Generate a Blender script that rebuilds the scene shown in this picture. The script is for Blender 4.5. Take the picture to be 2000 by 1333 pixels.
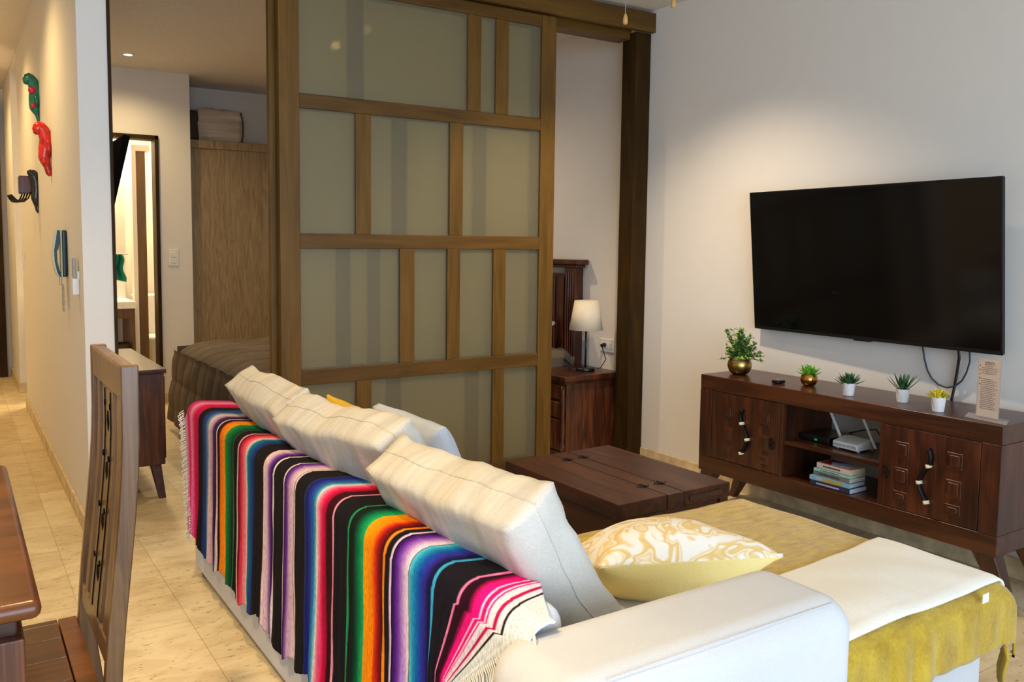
import bpy, math, random
from mathutils import Vector, Matrix, noise
random.seed(7)
R = math.radians
SC = bpy.context.scene
for o in list(bpy.data.objects): bpy.data.objects.remove(o)
COL = SC.collection

# ---------------------------------------------------------------- camera
def make_camera():
    yaw, pit, rol = R(31.19), R(4.60), R(-0.372)
    f = Vector((math.sin(yaw)*math.cos(pit), math.cos(yaw)*math.cos(pit), -math.sin(pit)))
    r = Vector((math.cos(yaw), -math.sin(yaw), 0)); d = f.cross(r)
    c, s = math.cos(rol), math.sin(rol)
    rr = c*r+s*d; dd = -s*r+c*d
    m = Matrix((rr, -dd, -f)).transposed().to_4x4()
    m.translation = Vector((0, 0, 1.25))
    cd = bpy.data.cameras.new('camera'); cam = bpy.data.objects.new('camera', cd)
    COL.objects.link(cam); cam.matrix_world = m
    cd.sensor_width = 36; cd.lens = 1624.0/2000*36
    cd.shift_x = (1000-888)/2000; cd.shift_y = -(666.5-612.3)/2000
    cd.clip_start = 0.02; cd.clip_end = 100
    SC.camera = cam
make_camera()

# ---------------------------------------------------------------- world, exposure, big lights
SC.view_settings.view_transform = 'Standard'; SC.view_settings.look = 'None'
SC.view_settings.exposure = 0.07; SC.view_settings.gamma = 1.0; SC.view_settings.use_curve_mapping = False
w = bpy.data.worlds.new('world'); SC.world = w; w.use_nodes = True
bg = w.node_tree.nodes['Background']; bg.inputs[0].default_value = (0.62, 0.78, 1.0, 1); bg.inputs[1].default_value = .8

def light(name, kind, loc, power, col, size=.1, sizey=None, rot=(0, 0, 0), spot=None, blend=.5):
    l = bpy.data.lights.new(name, kind); l.energy = power; l.color = col
    if kind == 'AREA':
        l.size = size
        if sizey: l.shape = 'RECTANGLE'; l.size_y = sizey
        else: l.shape = 'DISK'
    else: l.shadow_soft_size = size
    if kind == 'SPOT': l.spot_size = R(spot or 90); l.spot_blend = blend
    o = bpy.data.objects.new(name, l); COL.objects.link(o); o.location = loc; o.rotation_euler = rot
    return o
DAY = (0.60, 0.78, 1.0); WARM = (1.0, 0.75, 0.38); WARM2 = (1.0, 0.80, 0.56); HALL = (1.0, 0.71, 0.30)
light('window_daylight', 'AREA', (.15, -2.45, 1.25), 172, DAY, 4.4, 2.1, (R(90), 0, 0))
# recessed ceiling spots of the flat, plus one added bedroom fill
light('spot_or_fill', 'SPOT', (2.60, 2.75, 2.55), 128, WARM2, .04, spot=115, blend=.9)
light('spot_or_fill', 'SPOT', (0.25, 2.3, 2.55), 95, WARM, .05, spot=120, blend=.9)
light('spot_or_fill', 'SPOT', (-0.35, 1.2, 2.55), 165, WARM, .05, spot=96, blend=.7)
light('spot_or_fill', 'SPOT', (-0.05, 4.6, 2.64), 46, HALL, .05, spot=150, blend=.9)
light('spot_or_fill', 'SPOT', (-0.05, 6.2, 2.64), 46, HALL, .05, spot=150, blend=.9)
light('spot_or_fill', 'SPOT', (-0.1, 7.9, 2.64), 55, HALL, .05, spot=160, blend=.9)
light('spot_or_fill', 'SPOT', (1.116, 6.29, 2.565), 38, WARM, .03, spot=150, blend=.9)
light('spot_or_fill', 'SPOT', (2.2, 4.9, 2.555), 68, WARM2, .03, spot=160, blend=.9)  # unseen fill lamp, added to brighten the bedroom
light('bathroom_light', 'AREA', (1.2, 7.9, 2.4), 60, (1, .78, .45), .5)

# ---------------------------------------------------------------- materials
def s2l(c):
    if isinstance(c[0], int) or max(c) > 1.01: c = [v/255 for v in c]
    return tuple(((v/12.92) if v <= .04045 else ((v+.055)/1.055)**2.4) for v in c[:3]) + (1,)
class NT:
    def __init__(s, name):
        s.m = bpy.data.materials.new(name); s.m.use_nodes = True; s.t = s.m.node_tree
        s.p = s.t.nodes['Principled BSDF']; s.out = s.t.nodes['Material Output']
    def n(s, typ, **kw):
        n = s.t.nodes.new(typ)
        for k, v in kw.items():
            if k in n.inputs: n.inputs[k].default_value = v
            else: setattr(n, k, v)
        return n
    def l(s, a, b): s.t.links.new(a, b)
    def coords(s, scale=(1, 1, 1), rot=(0, 0, 0), kind='Object'):
        tc = s.n('ShaderNodeTexCoord'); mp = s.n('ShaderNodeMapping')
        mp.inputs['Scale'].default_value = scale; mp.inputs['Rotation'].default_value = rot
        s.l(tc.outputs[kind], mp.inputs[0]); return mp.outputs[0]
    def ramp(s, fac, stops):
        r = s.n('ShaderNodeValToRGB'); e = r.color_ramp.elements
        e[0].position, e[0].color = stops[0][0], s2l(stops[0][1])
        e[1].position, e[1].color = stops[-1][0], s2l(stops[-1][1])
        for p, c in stops[1:-1]:
            x = e.new(p); x.color = s2l(c)
        s.l(fac, r.inputs[0]); return r.outputs[0]
    def bump(s, h, strength=.2, dist=.01):
        b = s.n('ShaderNodeBump'); b.inputs['Strength'].default_value = strength; b.inputs['Distance'].default_value = dist
        s.l(h, b.inputs['Height']); s.l(b.outputs[0], s.p.inputs['Normal'])
def plain(name, c, rough=.5, metal=0, spec=.5, noise_amt=.0, nscale=30, emis=None, es=0):
    t = NT(name); t.p.inputs['Roughness'].default_value = rough; t.p.inputs['Metallic'].default_value = metal
    t.p.inputs['Specular IOR Level'].default_value = spec
    v = t.coords(); nz = t.n('ShaderNodeTexNoise'); nz.inputs['Scale'].default_value = nscale; t.l(v, nz.inputs[0])
    d = max(noise_amt, .02)
    a = tuple(max(0, x/255*(1-d))for x in c); b = tuple(min(1, x/255*(1+d)) for x in c)
    t.l(t.ramp(nz.outputs[0], [(.3, a), (.7, b)]), t.p.inputs['Base Color'])
    if emis: t.p.inputs['Emission Color'].default_value = s2l(emis); t.p.inputs['Emission Strength'].default_value = es
    return t.m
def wood(name, dark, mid, lite, axis='Z', scale=1.0, rough=.38, grain=9.0, coat=0.0, spec=.5):
    t = NT(name); k = {'X': (.12, 1, 1), 'Y': (1, .12, 1), 'Z': (1, 1, .12)}[axis]
    v = t.coords(tuple(x*grain*scale for x in k))
    n1 = t.n('ShaderNodeTexNoise'); n1.inputs['Scale'].default_value = 1.6; n1.inputs['Detail'].default_value = 5; n1.inputs['Distortion'].default_value = 1.4; t.l(v, n1.inputs[0])
    v2 = t.coords(tuple(x*grain*9*scale for x in {'X': (.03, 1, 1), 'Y': (1, .03, 1), 'Z': (1, 1, .03)}[axis]))
    n2 = t.n('ShaderNodeTexNoise'); n2.inputs['Scale'].default_value = 2; n2.inputs['Detail'].default_value = 3; t.l(v2, n2.inputs[0])
    mx = t.n('ShaderNodeMath', operation='MULTIPLY_ADD'); mx.inputs[1].default_value = .35
    t.l(n2.outputs[0], mx.inputs[0]); t.l(n1.outputs[0], mx.inputs[2])
    t.l(t.ramp(mx.outputs[0], [(.42, dark), (.66, mid), (.92, lite)]), t.p.inputs['Base Color'])
    t.p.inputs['Roughness'].default_value = rough; t.p.inputs['Specular IOR Level'].default_value = spec; t.p.inputs['Coat Weight'].default_value = coat; t.p.inputs['Coat Roughness'].default_value = .2
    t.bump(mx.outputs[0], .12, .004); return t.m
def fabric(name, a, b, scale=(1, 1, 1), rough=.95, bump=.25, fine=350, stripes=None, sheen=.0, big=3):
    t = NT(name); v = t.coords(scale)
    n1 = t.n('ShaderNodeTexNoise'); n1.inputs['Scale'].default_value = fine; n1.inputs['Detail'].default_value = 2; t.l(v, n1.inputs[0])
    n2 = t.n('ShaderNodeTexNoise'); n2.inputs['Scale'].default_value = big; n2.inputs['Detail'].default_value = 3
    t.l(t.coords(stripes or (1, 1, 1)), n2.inputs[0])
    mx = t.n('ShaderNodeMath', operation='MULTIPLY_ADD'); mx.inputs[1].default_value = .4; t.l(n1.outputs[0], mx.inputs[0]); t.l(n2.outputs[0], mx.inputs[2])
    t.l(t.ramp(mx.outputs[0], [(.45, a), (.95, b)]), t.p.inputs['Base Color'])
    t.p.inputs['Roughness'].default_value = rough; t.p.inputs['Specular IOR Level'].default_value = .15
    t.p.inputs['Sheen Weight'].default_value = sheen
    t.bump(n1.outputs[0], bump, .003); return t.m

M = {}
def wall_mat():
    t = NT('painted_plaster'); v = t.coords()
    n = t.n('ShaderNodeTexNoise'); n.inputs['Scale'].default_value = 14; n.inputs['Detail'].default_value = 6; t.l(v, n.inputs[0])
    t.l(t.ramp(n.outputs[0], [(.3, (224, 218, 211)), (.7, (226, 220, 213))]), t.p.inputs['Base Color'])
    t.p.inputs['Roughness'].default_value = .85; t.p.inputs['Specular IOR Level'].default_value = .2
    t.bump(n.outputs[0], .05, .002); return t.m
M['wall'] = wall_mat()
def floor_mat():
    t = NT('travertine_tiles'); tc = t.n('ShaderNodeTexCoord'); mp = t.n('ShaderNodeMapping')
    mp.inputs['Rotation'].default_value = (0, 0, R(90)); mp.inputs['Location'].default_value = (-.05, .366, 0)
    t.l(tc.outputs['Object'], mp.inputs[0])
    br = t.n('ShaderNodeTexBrick'); br.offset = .5; br.inputs['Scale'].default_value = 1
    br.inputs['Brick Width'].default_value = .61; br.inputs['Row Height'].default_value = .305
    br.inputs['Mortar Size'].default_value = .0018; br.inputs['Mortar Smooth'].default_value = .4; br.inputs['Bias'].default_value = 0
    br.inputs['Color1'].default_value = s2l((228, 214, 186)); br.inputs['Color2'].default_value = s2l((212, 194, 160)); br.inputs['Mortar'].default_value = s2l((188, 168, 134))
    t.l(mp.outputs[0], br.inputs[0])
    n = t.n('ShaderNodeTexNoise'); n.inputs['Scale'].default_value = 7; n.inputs['Detail'].default_value = 8; n.inputs['Distortion'].default_value = .6
    t.l(t.coords((1, 2.2, 1)), n.inputs[0])
    n3 = t.n('ShaderNodeTexNoise'); n3.inputs['Scale'].default_value = 45; n3.inputs['Detail'].default_value = 6; t.l(t.coords((1, 2.5, 1)), n3.inputs[0])
    c = t.ramp(n.outputs[0], [(.3, (214, 196, 164)), (.5, (240, 230, 210)), (.75, (255, 250, 238))])
    m = t.n('ShaderNodeMix', data_type='RGBA', blend_type='MULTIPLY'); m.inputs[0].default_value = .75
    t.l(br.outputs[0], m.inputs[6]); t.l(c, m.inputs[7])
    pit = t.ramp(n3.outputs[0], [(.30, (150, 118, 78)), (.38, (255, 255, 255)), (1, (255, 255, 255))])
    m2 = t.n('ShaderNodeMix', data_type='RGBA', blend_type='MULTIPLY'); m2.inputs[0].default_value = .7
    t.l(m.outputs[2], m2.inputs[6]); t.l(pit, m2.inputs[7]); t.l(m2.outputs[2], t.p.inputs['Base Color'])
    t.p.inputs['Roughness'].default_value = .42; t.p.inputs['Specular IOR Level'].default_value = .4
    t.bump(br.outputs[1], -.3, .002); return t.m
M['floor'] = floor_mat()
M['base'] = plain('travertine_baseboard', (205, 184, 146), .5, noise_amt=.12, nscale=14)
M['ceil'] = plain('white_ceiling_paint', (222, 214, 204), .9, noise_amt=.01)
M['frame'] = wood('stained_frame_wood', (82, 56, 15), (101, 71, 21), (116, 83, 29), 'Z', rough=.45, spec=.3)
M['frameh'] = wood('stained_rail_wood', (74, 49, 13), (92, 63, 19), (106, 75, 25), 'X', rough=.45, spec=.3)
M['framed'] = wood('dark_frame_wood', (34, 20, 2), (50, 32, 4), (64, 43, 8), 'Z', rough=.55, spec=.15)
M['dark'] = wood('dark_walnut_stain', (38, 18, 10), (66, 32, 18), (98, 50, 26), 'Z', rough=.3)
M['darky'] = wood('walnut_console_wood', (42, 19, 9), (66, 32, 15), (90, 47, 22), 'Y', rough=.28)
M['darkx'] = wood('walnut_grain_across', (44, 22, 12), (74, 38, 20), (112, 60, 32), 'X', rough=.3)
M['knot'] = wood('knotty_pine_stained', (44, 20, 12), (78, 40, 22), (120, 66, 34), 'Z', rough=.35, grain=14)
M['trunk'] = wood('trunk_wood', (44, 20, 8), (64, 32, 14), (86, 46, 20), 'Y', rough=.4, spec=.3)
M['table'] = wood('table_wood', (44, 21, 7), (80, 40, 14), (108, 58, 22), 'X', rough=.25, grain=8)
M['seatw'] = wood('chair_seat_wood', (50, 25, 8), (82, 44, 15), (108, 62, 24), 'X', rough=.28, grain=8)
M['chairw'] = wood('chair_frame_wood', (54, 33, 17), (88, 60, 34), (118, 86, 50), 'Z', rough=.3, grain=12)
M['closet'] = wood('oak_veneer', (122, 100, 68), (146, 122, 88), (164, 142, 106), 'Z', rough=.5, grain=22)
M['bath'] = wood('bath_door_wood', (70, 48, 18), (92, 64, 26), (110, 78, 34), 'Z', rough=.4)
M['linen'] = fabric('beige_linen', (186, 178, 166), (214, 207, 197), stripes=(1, 9, 1), bump=.3, fine=260, big=4)
M['sofa'] = fabric('grey_sofa_weave', (198, 197, 199), (214, 213, 215), bump=.3, fine=420)
M['quilt'] = fabric('taupe_quilt', (96, 84, 70), (118, 104, 88), bump=.15, fine=200)
M['mustard'] = fabric('mustard_chenille', (164, 128, 14), (206, 172, 50), bump=.6, fine=160, stripes=(2, 6, 1), sheen=.4, big=9)
M['cream'] = fabric('cream_cotton', (236, 230, 216), (246, 242, 232), bump=.2, fine=200)
M['yellowf'] = fabric('pale_yellow_cotton', (232, 208, 130), (244, 224, 156), bump=.15, fine=220)
M['yellow2'] = fabric('yellow_cotton', (206, 160, 40), (226, 184, 66), bump=.15, fine=220)
M['fringe'] = fabric('white_yarn', (214, 208, 200), (240, 236, 230), bump=.3, fine=300)
M['brass'] = plain('brushed_brass', (170, 142, 84), .3, metal=1, noise_amt=.12, nscale=40)
M['gold'] = plain('polished_brass', (196, 150, 70), .18, metal=1)
M['white'] = plain('white_ceramic', (236, 234, 232), .45)
M['plastic'] = plain('white_plastic', (226, 226, 224), .4)
M['greyp'] = plain('grey_plastic', (150, 156, 160), .4)
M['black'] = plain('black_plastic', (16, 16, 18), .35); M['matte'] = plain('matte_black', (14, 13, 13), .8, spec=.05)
M['blackm'] = plain('black_metal', (22, 20, 20), .4, metal=.6)
M['alu'] = plain('aluminium', (190, 190, 190), .35, metal=1)
M['bone'] = plain('bone_band', (226, 210, 176), .35)
M['cable'] = plain('dark_cable', (50, 56, 66), .5)
M['shade'] = plain('cream_lampshade', (232, 216, 188), .8)
M['leaf'] = plain('leaf_green', (96, 132, 46), .5, noise_amt=.4, nscale=60)
M['leafd'] = plain('dark_succulent', (44, 84, 48), .45, noise_amt=.35, nscale=60)
M['leafb'] = plain('bright_succulent', (92, 158, 40), .45, noise_amt=.35, nscale=60)
M['leafy'] = plain('yellow_succulent', (196, 184, 40), .45, noise_amt=.3, nscale=60)
M['soil'] = plain('soil', (50, 36, 24), .9)
M['pillowcase'] = fabric('grey_pillowcase', (176, 180, 190), (200, 204, 212))
M['teal'] = fabric('teal_towel', (10, 84, 80), (24, 112, 100))
M['towelgrey'] = fabric('woven_basket', (60, 50, 40), (90, 76, 60))
M['lampglow'] = plain('lamp_lens', (255, 240, 210), .5, emis=(255, 226, 170), es=14)
def screen_mat():
    t = NT('tv_screen'); t.p.inputs['Base Color'].default_value = (.002, .002, .0025, 1); t.p.inputs['Roughness'].default_value = .12
    t.p.inputs['Specular IOR Level'].default_value = .35; return t.m
M['screen'] = screen_mat()
def frosted(name, trw, tpw, dfw, dc):
    t = NT(name); nz = t.n('ShaderNodeTexNoise'); nz.inputs['Scale'].default_value = 60; t.l(t.coords(), nz.inputs[0])
    g = t.n('ShaderNodeBsdfRefraction'); g.inputs['Color'].default_value = s2l((232, 226, 200)); g.inputs['Roughness'].default_value = .14; g.inputs['IOR'].default_value = 1.15
    tr = t.n('ShaderNodeBsdfTranslucent'); tr.inputs['Color'].default_value = s2l((226, 216, 186))
    df = t.n('ShaderNodeBsdfDiffuse'); t.l(t.ramp(nz.outputs[0], [(.3, dc), (.7, tuple(v+5 for v in dc))]), df.inputs['Color'])
    tp = t.n('ShaderNodeBsdfTransparent'); tp.inputs[0].default_value = s2l((236, 232, 214))
    gl = t.n('ShaderNodeBsdfGlossy'); gl.inputs['Roughness'].default_value = .45; gl.inputs['Color'].default_value = (.5, .5, .5, 1)
    a = t.n('ShaderNodeMixShader'); a.inputs[0].default_value = trw; t.l(g.outputs[0], a.inputs[1]); t.l(tr.outputs[0], a.inputs[2])
    a2 = t.n('ShaderNodeMixShader'); a2.inputs[0].default_value = tpw; t.l(a.outputs[0], a2.inputs[1]); t.l(tp.outputs[0], a2.inputs[2])
    b = t.n('ShaderNodeMixShader'); b.inputs[0].default_value = dfw; t.l(a2.outputs[0], b.inputs[1]); t.l(df.outputs[0], b.inputs[2])
    c = t.n('ShaderNodeMixShader'); c.inputs[0].default_value = .06; t.l(b.outputs[0], c.inputs[1]); t.l(gl.outputs[0], c.inputs[2])
    t.l(c.outputs[0], t.out.inputs[0]); return t.m
M['frost'] = frosted('frosted_glass', .15, .50, .22, (166, 158, 130))
M['frostb'] = frosted('frosted_glass_rear', .45, .10, .55, (222, 212, 182))
def clear(name, col, rough, alpha_mix):
    t = NT(name); tr = t.n('ShaderNodeBsdfTransparent'); tr.inputs[0].default_value = s2l(col)
    mx = t.n('ShaderNodeMixShader'); mx.inputs[0].default_value = alpha_mix
    t.p.inputs['Base Color'].default_value = s2l(col); t.p.inputs['Roughness'].default_value = rough
    t.l(tr.outputs[0], mx.inputs[1]); t.l(t.p.outputs[0], mx.inputs[2]); t.l(mx.outputs[0], t.out.inputs[0]); return t.m
M['acrylic'] = clear('clear_acrylic', (235, 228, 226), .15, .35)
M['pane'] = clear('window_glass', (245, 250, 250), .05, .08)
def damask():
    t = NT('damask_print'); v = t.coords((1, 1, 1))
    n = t.n('ShaderNodeTexNoise'); n.inputs['Scale'].default_value = 13; n.inputs['Detail'].default_value = 1; n.inputs['Distortion'].default_value = 1.6; t.l(v, n.inputs[0])
    t.l(t.ramp(n.outputs[0], [(.40, (240, 236, 228)), (.46, (232, 204, 140)), (.50, (240, 234, 222)), (.54, (226, 192, 124)), (.62, (232, 204, 148)), (.65, (240, 236, 228))]), t.p.inputs['Base Color'])
    t.p.inputs['Roughness'].default_value = .9; return t.m
M['damask'] = damask()
def serape_mat():
    t = NT('serape_weave'); a = t.n('ShaderNodeAttribute'); a.attribute_name = 'stripe'
    n = t.n('ShaderNodeTexNoise'); n.inputs['Scale'].default_value = 300; t.l(t.coords((1, 1, .25)), n.inputs[0])
    c = t.ramp(n.outputs[0], [(.25, (150, 150, 150)), (.6, (255, 255, 255))])
    m = t.n('ShaderNodeMix', data_type='RGBA', blend_type='MULTIPLY'); m.inputs[0].default_value = .6
    t.l(a.outputs['Color'], m.inputs[6]); t.l(c, m.inputs[7]); t.l(m.outputs[2], t.p.inputs['Base Color'])
    t.p.inputs['Roughness'].default_value = .95; t.p.inputs['Specular IOR Level'].default_value = .1
    t.bump(n.outputs[0], .5, .003); return t.m
M['serape'] = serape_mat()

# ---------------------------------------------------------------- mesh helpers
class MB:
    def __init__(s): s.v = []; s.f = []; s.mi = []; s.cur = 0
    def add(s, vs, fs):
        b = len(s.v); s.v += [Vector(x) for x in vs]
        for f in fs: s.f.append([i+b for i in f]); s.mi.append(s.cur)
        return s
    def box(s, x0, x1, y0, y1, z0, z1):
        x0, x1 = sorted((x0, x1)); y0, y1 = sorted((y0, y1)); z0, z1 = sorted((z0, z1))
        vs = [(x, y, z) for z in (z0, z1) for y in (y0, y1) for x in (x0, x1)]
        return s.add(vs, [(0, 2, 3, 1), (4, 5, 7, 6), (0, 1, 5, 4), (2, 6, 7, 3), (0, 4, 6, 2), (1, 3, 7, 5)])
    def hexa(s, b, t):   # bottom quad, top quad
        return s.add(list(b)+list(t), [(3, 2, 1, 0), (4, 5, 6, 7), (0, 1, 5, 4), (1, 2, 6, 5), (2, 3, 7, 6), (3, 0, 4, 7)])
    def prism(s, pts, axis, a, b):   # polygon extruded along axis from a to b
        def mk(p, q):
            return {'x': (q, p[0], p[1]), 'y': (p[0], q, p[1]), 'z': (p[0], p[1], q)}[axis]
        n = len(pts); vs = [mk(p, a) for p in pts]+[mk(p, b) for p in pts]
        return s.add(vs, [list(range(n))[::-1], list(range(n, 2*n))]+[(i, (i+1) % n, n+(i+1) % n, n+i) for i in range(n)])
    def lathe(s, c, prof, n=28, cap=True):
        c = Vector(c); b = []
        for r, z in prof:
            for i in range(n):
                a = 2*math.pi*i/n; b.append(c+Vector((r*math.cos(a), r*math.sin(a), z)))
        fs = [(j*n+i, j*n+(i+1) % n, (j+1)*n+(i+1) % n, (j+1)*n+i) for j in range(len(prof)-1) for i in range(n)]
        if cap: fs += [list(range(n))[::-1], [(len(prof)-1)*n+i for i in range(n)]]
        return s.add(b, fs)
    def tube(s, pts, r, n=8, cap=True, flat=None):
        pts = [Vector(p) for p in pts]; rs = r if isinstance(r, (list, tuple)) else [r]*len(pts)
        up = Vector((0, 0, 1)); vs = []; prev = None
        for i, p in enumerate(pts):
            t = (pts[min(i+1, len(pts)-1)]-pts[max(i-1, 0)]).normalized()
            if prev is None:
                a = t.cross(up)
                if a.length < .1: a = t.cross(Vector((1, 0, 0)))
                a.normalize()
            else: a = (prev-t*prev.dot(t)).normalized()
            prev = a; b = t.cross(a)
            for k in range(n):
                th = 2*math.pi*k/n; vs.append(p+(a*math.cos(th)+b*math.sin(th)*(flat or 1))*rs[i])
        m = len(pts)
        fs = [(j*n+i, j*n+(i+1) % n, (j+1)*n+(i+1) % n, (j+1)*n+i) for j in range(m-1) for i in range(n)]
        if cap: fs += [list(range(n))[::-1], [(m-1)*n+i for i in range(n)]]
        return s.add(vs, fs)
    def ball(s, c, r, n=12, sc=(1, 1, 1)):
        prof = [(max(1e-4, math.sin(math.pi*i/n)), -math.cos(math.pi*i/n)) for i in range(n+1)]
        k = MB(); k.lathe((0, 0, 0), prof, n*2, False)
        return s.add([Vector(c)+Vector((v.x*r*sc[0], v.y*r*sc[1], v.z*r*sc[2])) for v in k.v], k.f)
    def grid(s, fn, nu, nv):
        vs = [fn(i/nu, j/nv) for j in range(nv+1) for i in range(nu+1)]
        return s.add(vs, [(j*(nu+1)+i, j*(nu+1)+i+1, (j+1)*(nu+1)+i+1, (j+1)*(nu+1)+i) for j in range(nv) for i in range(nu)])
    def rot(s, c, ang, axis='Z'):
        m = Matrix.Rotation(ang, 3, axis); c = Vector(c); s.v = [m@(v-c)+c for v in s.v]; return s
    def build(s, name, mat, parent=None, bevel=0, seg=2, smooth=False, thick=0, label=None):
        me = bpy.data.meshes.new(name); o = bpy.data.objects.new(name, me); COL.objects.link(o)
        root = parent
        off = Vector((0, 0, 0))
        if parent is not None:
            p = parent
            while p is not None: off += p.location; p = p.parent
            o.parent = parent
        else:
            xs = [v.x for v in s.v]; ys = [v.y for v in s.v]; zs = [v.z for v in s.v]
            off = Vector(((min(xs)+max(xs))/2, (min(ys)+max(ys))/2, min(zs))); o.location = off
        me.from_pydata([tuple(v-off) for v in s.v], [], s.f)
        for m in (mat if isinstance(mat, (list, tuple)) else [mat]): me.materials.append(M[m] if isinstance(m, str) else m)
        if max(s.mi) > 0: me.polygons.foreach_set('material_index', s.mi)
        me.validate(); me.update()
        if smooth or bevel: me.polygons.foreach_set('use_smooth', [True]*len(me.polygons))
        if thick:
            md = o.modifiers.new('s', 'SOLIDIFY'); md.thickness = thick; md.offset = 1
        if bevel:
            md = o.modifiers.new('b', 'BEVEL'); md.width = bevel; md.segments = seg; md.limit_method = 'ANGLE'; md.angle_limit = R(35)
            wn = o.modifiers.new('w', 'WEIGHTED_NORMAL'); wn.keep_sharp = False
        if label: o['label'] = label
        return o
def tag(o, label=None, cat=None, group=None, kind=None):
    for k, v in (('label', label), ('category', cat), ('group', group), ('kind', kind)):
        if v: o[k] = v
    return o
def thing(name, loc, label, cat, group=None):
    o = bpy.data.objects.new(name, None); COL.objects.link(o); o.location = loc; o.empty_display_size = .1
    return tag(o, label, cat, group)
def struct(name, mb, mat, bevel=0): return tag(mb.build(name, mat, bevel=bevel), kind='structure')
def copy_tree(o, parent=None):
    c = o.copy(); COL.objects.link(c)
    if parent is not None: c.parent = parent
    for ch in list(o.children): copy_tree(ch, c)
    return c
def box(*a): return MB().box(*a)
def cushion(c, ax, half, e=.6, pw=3.0, pinch=.0, n=20, amp=.006, nf=6, seed=0, seam=0, p2=.5):
    """puffed box: ax = three unit vectors (length, height, thickness), half = half sizes, e = edge thickness ratio"""
    ax = [Vector(a).normalized() for a in ax]; c = Vector(c); mb = MB()
    def P(a, b, k):
        f = max(0, (1-abs(a)**pw)*(1-abs(b)**pw))**p2
        t = e+(1-e)*f
        x = a*half[0]*(1-pinch*(1-b*b)); y = b*half[1]*(1-pinch*(1-a*a)); z = k*half[2]*t
        if abs(abs(a)-1) < 1e-6: x += math.copysign(half[2]*.22*(1-k*k)*e*(1-b**4), a)
        if abs(abs(b)-1) < 1e-6: y += math.copysign(half[2]*.22*(1-k*k)*e*(1-a**4), b)
        p = c+ax[0]*x+ax[1]*y+ax[2]*z
        d = noise.noise_vector(p*nf+Vector((seed, 0, 0)))*amp+noise.noise_vector(p*nf*2.7+Vector((seed, 3, 0)))*amp*.45
        return p+d
    kk = 8
    for sgn in (1, -1):
        mb.grid(lambda u, v: P((2*u-1), (2*v-1)*sgn, sgn), n, n)
    for sgn in (1, -1):
        mb.grid(lambda u, v: P(sgn, (2*u-1)*sgn, (2*v-1)), n, kk)
        mb.grid(lambda u, v: P((2*u-1)*-sgn, sgn, (2*v-1)), n, kk)
    # merge doubles
    key = {}; mp = []; nv = []
    for v in mb.v:
        k = (round(v.x, 5), round(v.y, 5), round(v.z, 5))
        if k not in key: key[k] = len(nv); nv.append(v)
        mp.append(key[k])
    mb.v = nv; mb.f = [[mp[i] for i in f] for f in mb.f]
    mb.P = P
    return mb

# ================================================================= SETTING
CZ, HZ = 2.58, 2.67
struct('floor', box(-2.3, 3.7, -2.8, 9.0, -.1, 0), 'floor')
mb = box(-2.3, 3.7, -2.8, 3.71, CZ, CZ+.1); mb.box(.52, 3.7, 3.71, 9.0, CZ, CZ+.1); struct('ceiling', mb, 'ceil')
struct('ceiling.001', box(-2.3, .52, 3.711, 9.0, HZ, HZ+.1), 'ceil')
struct('wall_right', box(3.44, 3.56, -2.8, 7.4, 0, CZ), 'wall')
mb = box(.463, .577, 3.71, 7.07, 0, HZ); mb.box(.463, .577, 7.80, 8.86, 0, HZ); mb.box(.463, .577, 7.07, 7.80, 2.66, HZ)
struct('wall_hall', mb, 'wall')
struct('wall_hall_left', box(-.85, -.75, 3.71, 8.86, 0, HZ), 'wall')
mb = box(-2.3, -.85, 3.71, 3.81, 0, HZ); struct('wall_dining', mb, 'wall')
struct('wall_left', box(-2.3, -2.2, -2.8, 3.71, 0, CZ), 'wall')
struct('wall_far', box(-.85, 2.4, 8.86, 8.96, 0, HZ), 'wall')
# wall behind the camera with a wide window opening
mb = box(-2.3, -2.05, -2.75, -2.63, 0, CZ); mb.box(2.40, 3.7, -2.75, -2.63, 0, CZ); mb.box(-2.05, 2.40, -2.75, -2.63, 2.30, CZ)
struct('wall_back', mb, 'wall')
mb = MB()
for x in (-2.05, .15, 2.34): mb.box(x, x+.06, -2.71, -2.67, 0, 2.30)
for z in (0, 2.24): mb.box(-1.99, 2.34, -2.71, -2.67, z, z+.06)
wn = struct('window_1', mb, 'alu'); box(-1.99, 2.34, -2.695, -2.688, .06, 2.24).build('window_pane', 'pane', wn)
# bathroom wall with doorway
mb = box(.577, .65, 6.77, 6.88, 0, CZ); mb.box(1.40, 1.65, 6.77, 6.88, 0, CZ); mb.box(.65, 1.40, 6.77, 6.88, 2.085, CZ)
struct('wall_bathroom', mb, 'wall')
mb = box(1.65, 3.44, 7.29, 7.4, 0, CZ); mb.box(1.59, 1.65, 6.88, 7.4, 0, CZ); struct('wall_wardrobe', mb, 'wall')
mb = box(1.375, 1.403, 6.745, 6.885, 0, 2.085); mb.box(.65, .68, 6.745, 6.885, 0, 2.085); mb.box(.65, 1.403, 6.745, 6.885, 2.055, 2.087)
struct('trim_1', mb, 'framed', bevel=.003)
struct('trim_2', box(.5772, .590, 3.70, 3.80, 0, 2.56), 'framed', bevel=.003)
# bathroom shell
struct('wall_bathroom_back', box(.577, 2.4, 8.5, 8.6, 0, CZ), 'wall')
struct('wall_bathroom_right', box(1.90, 2.0, 7.4, 8.5, 0, CZ), 'wall')
hb = .08
struct('baseboard_right', box(3.428, 3.44, -2.63, 7.29, 0, hb), 'base', bevel=.002)
mb = box(.451, .463, 3.71, 7.07, 0, hb); mb.box(.451, .463, 7.79, 8.86, 0, hb); mb.box(.451, .577, 7.788, 7.80, 0, hb+.005)
struct('baseboard_hall', mb, 'base', bevel=.002)
struct('baseboard_bathroom', box(1.404, 1.66, 6.758, 6.77, 0, hb), 'base', bevel=.002)
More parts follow.
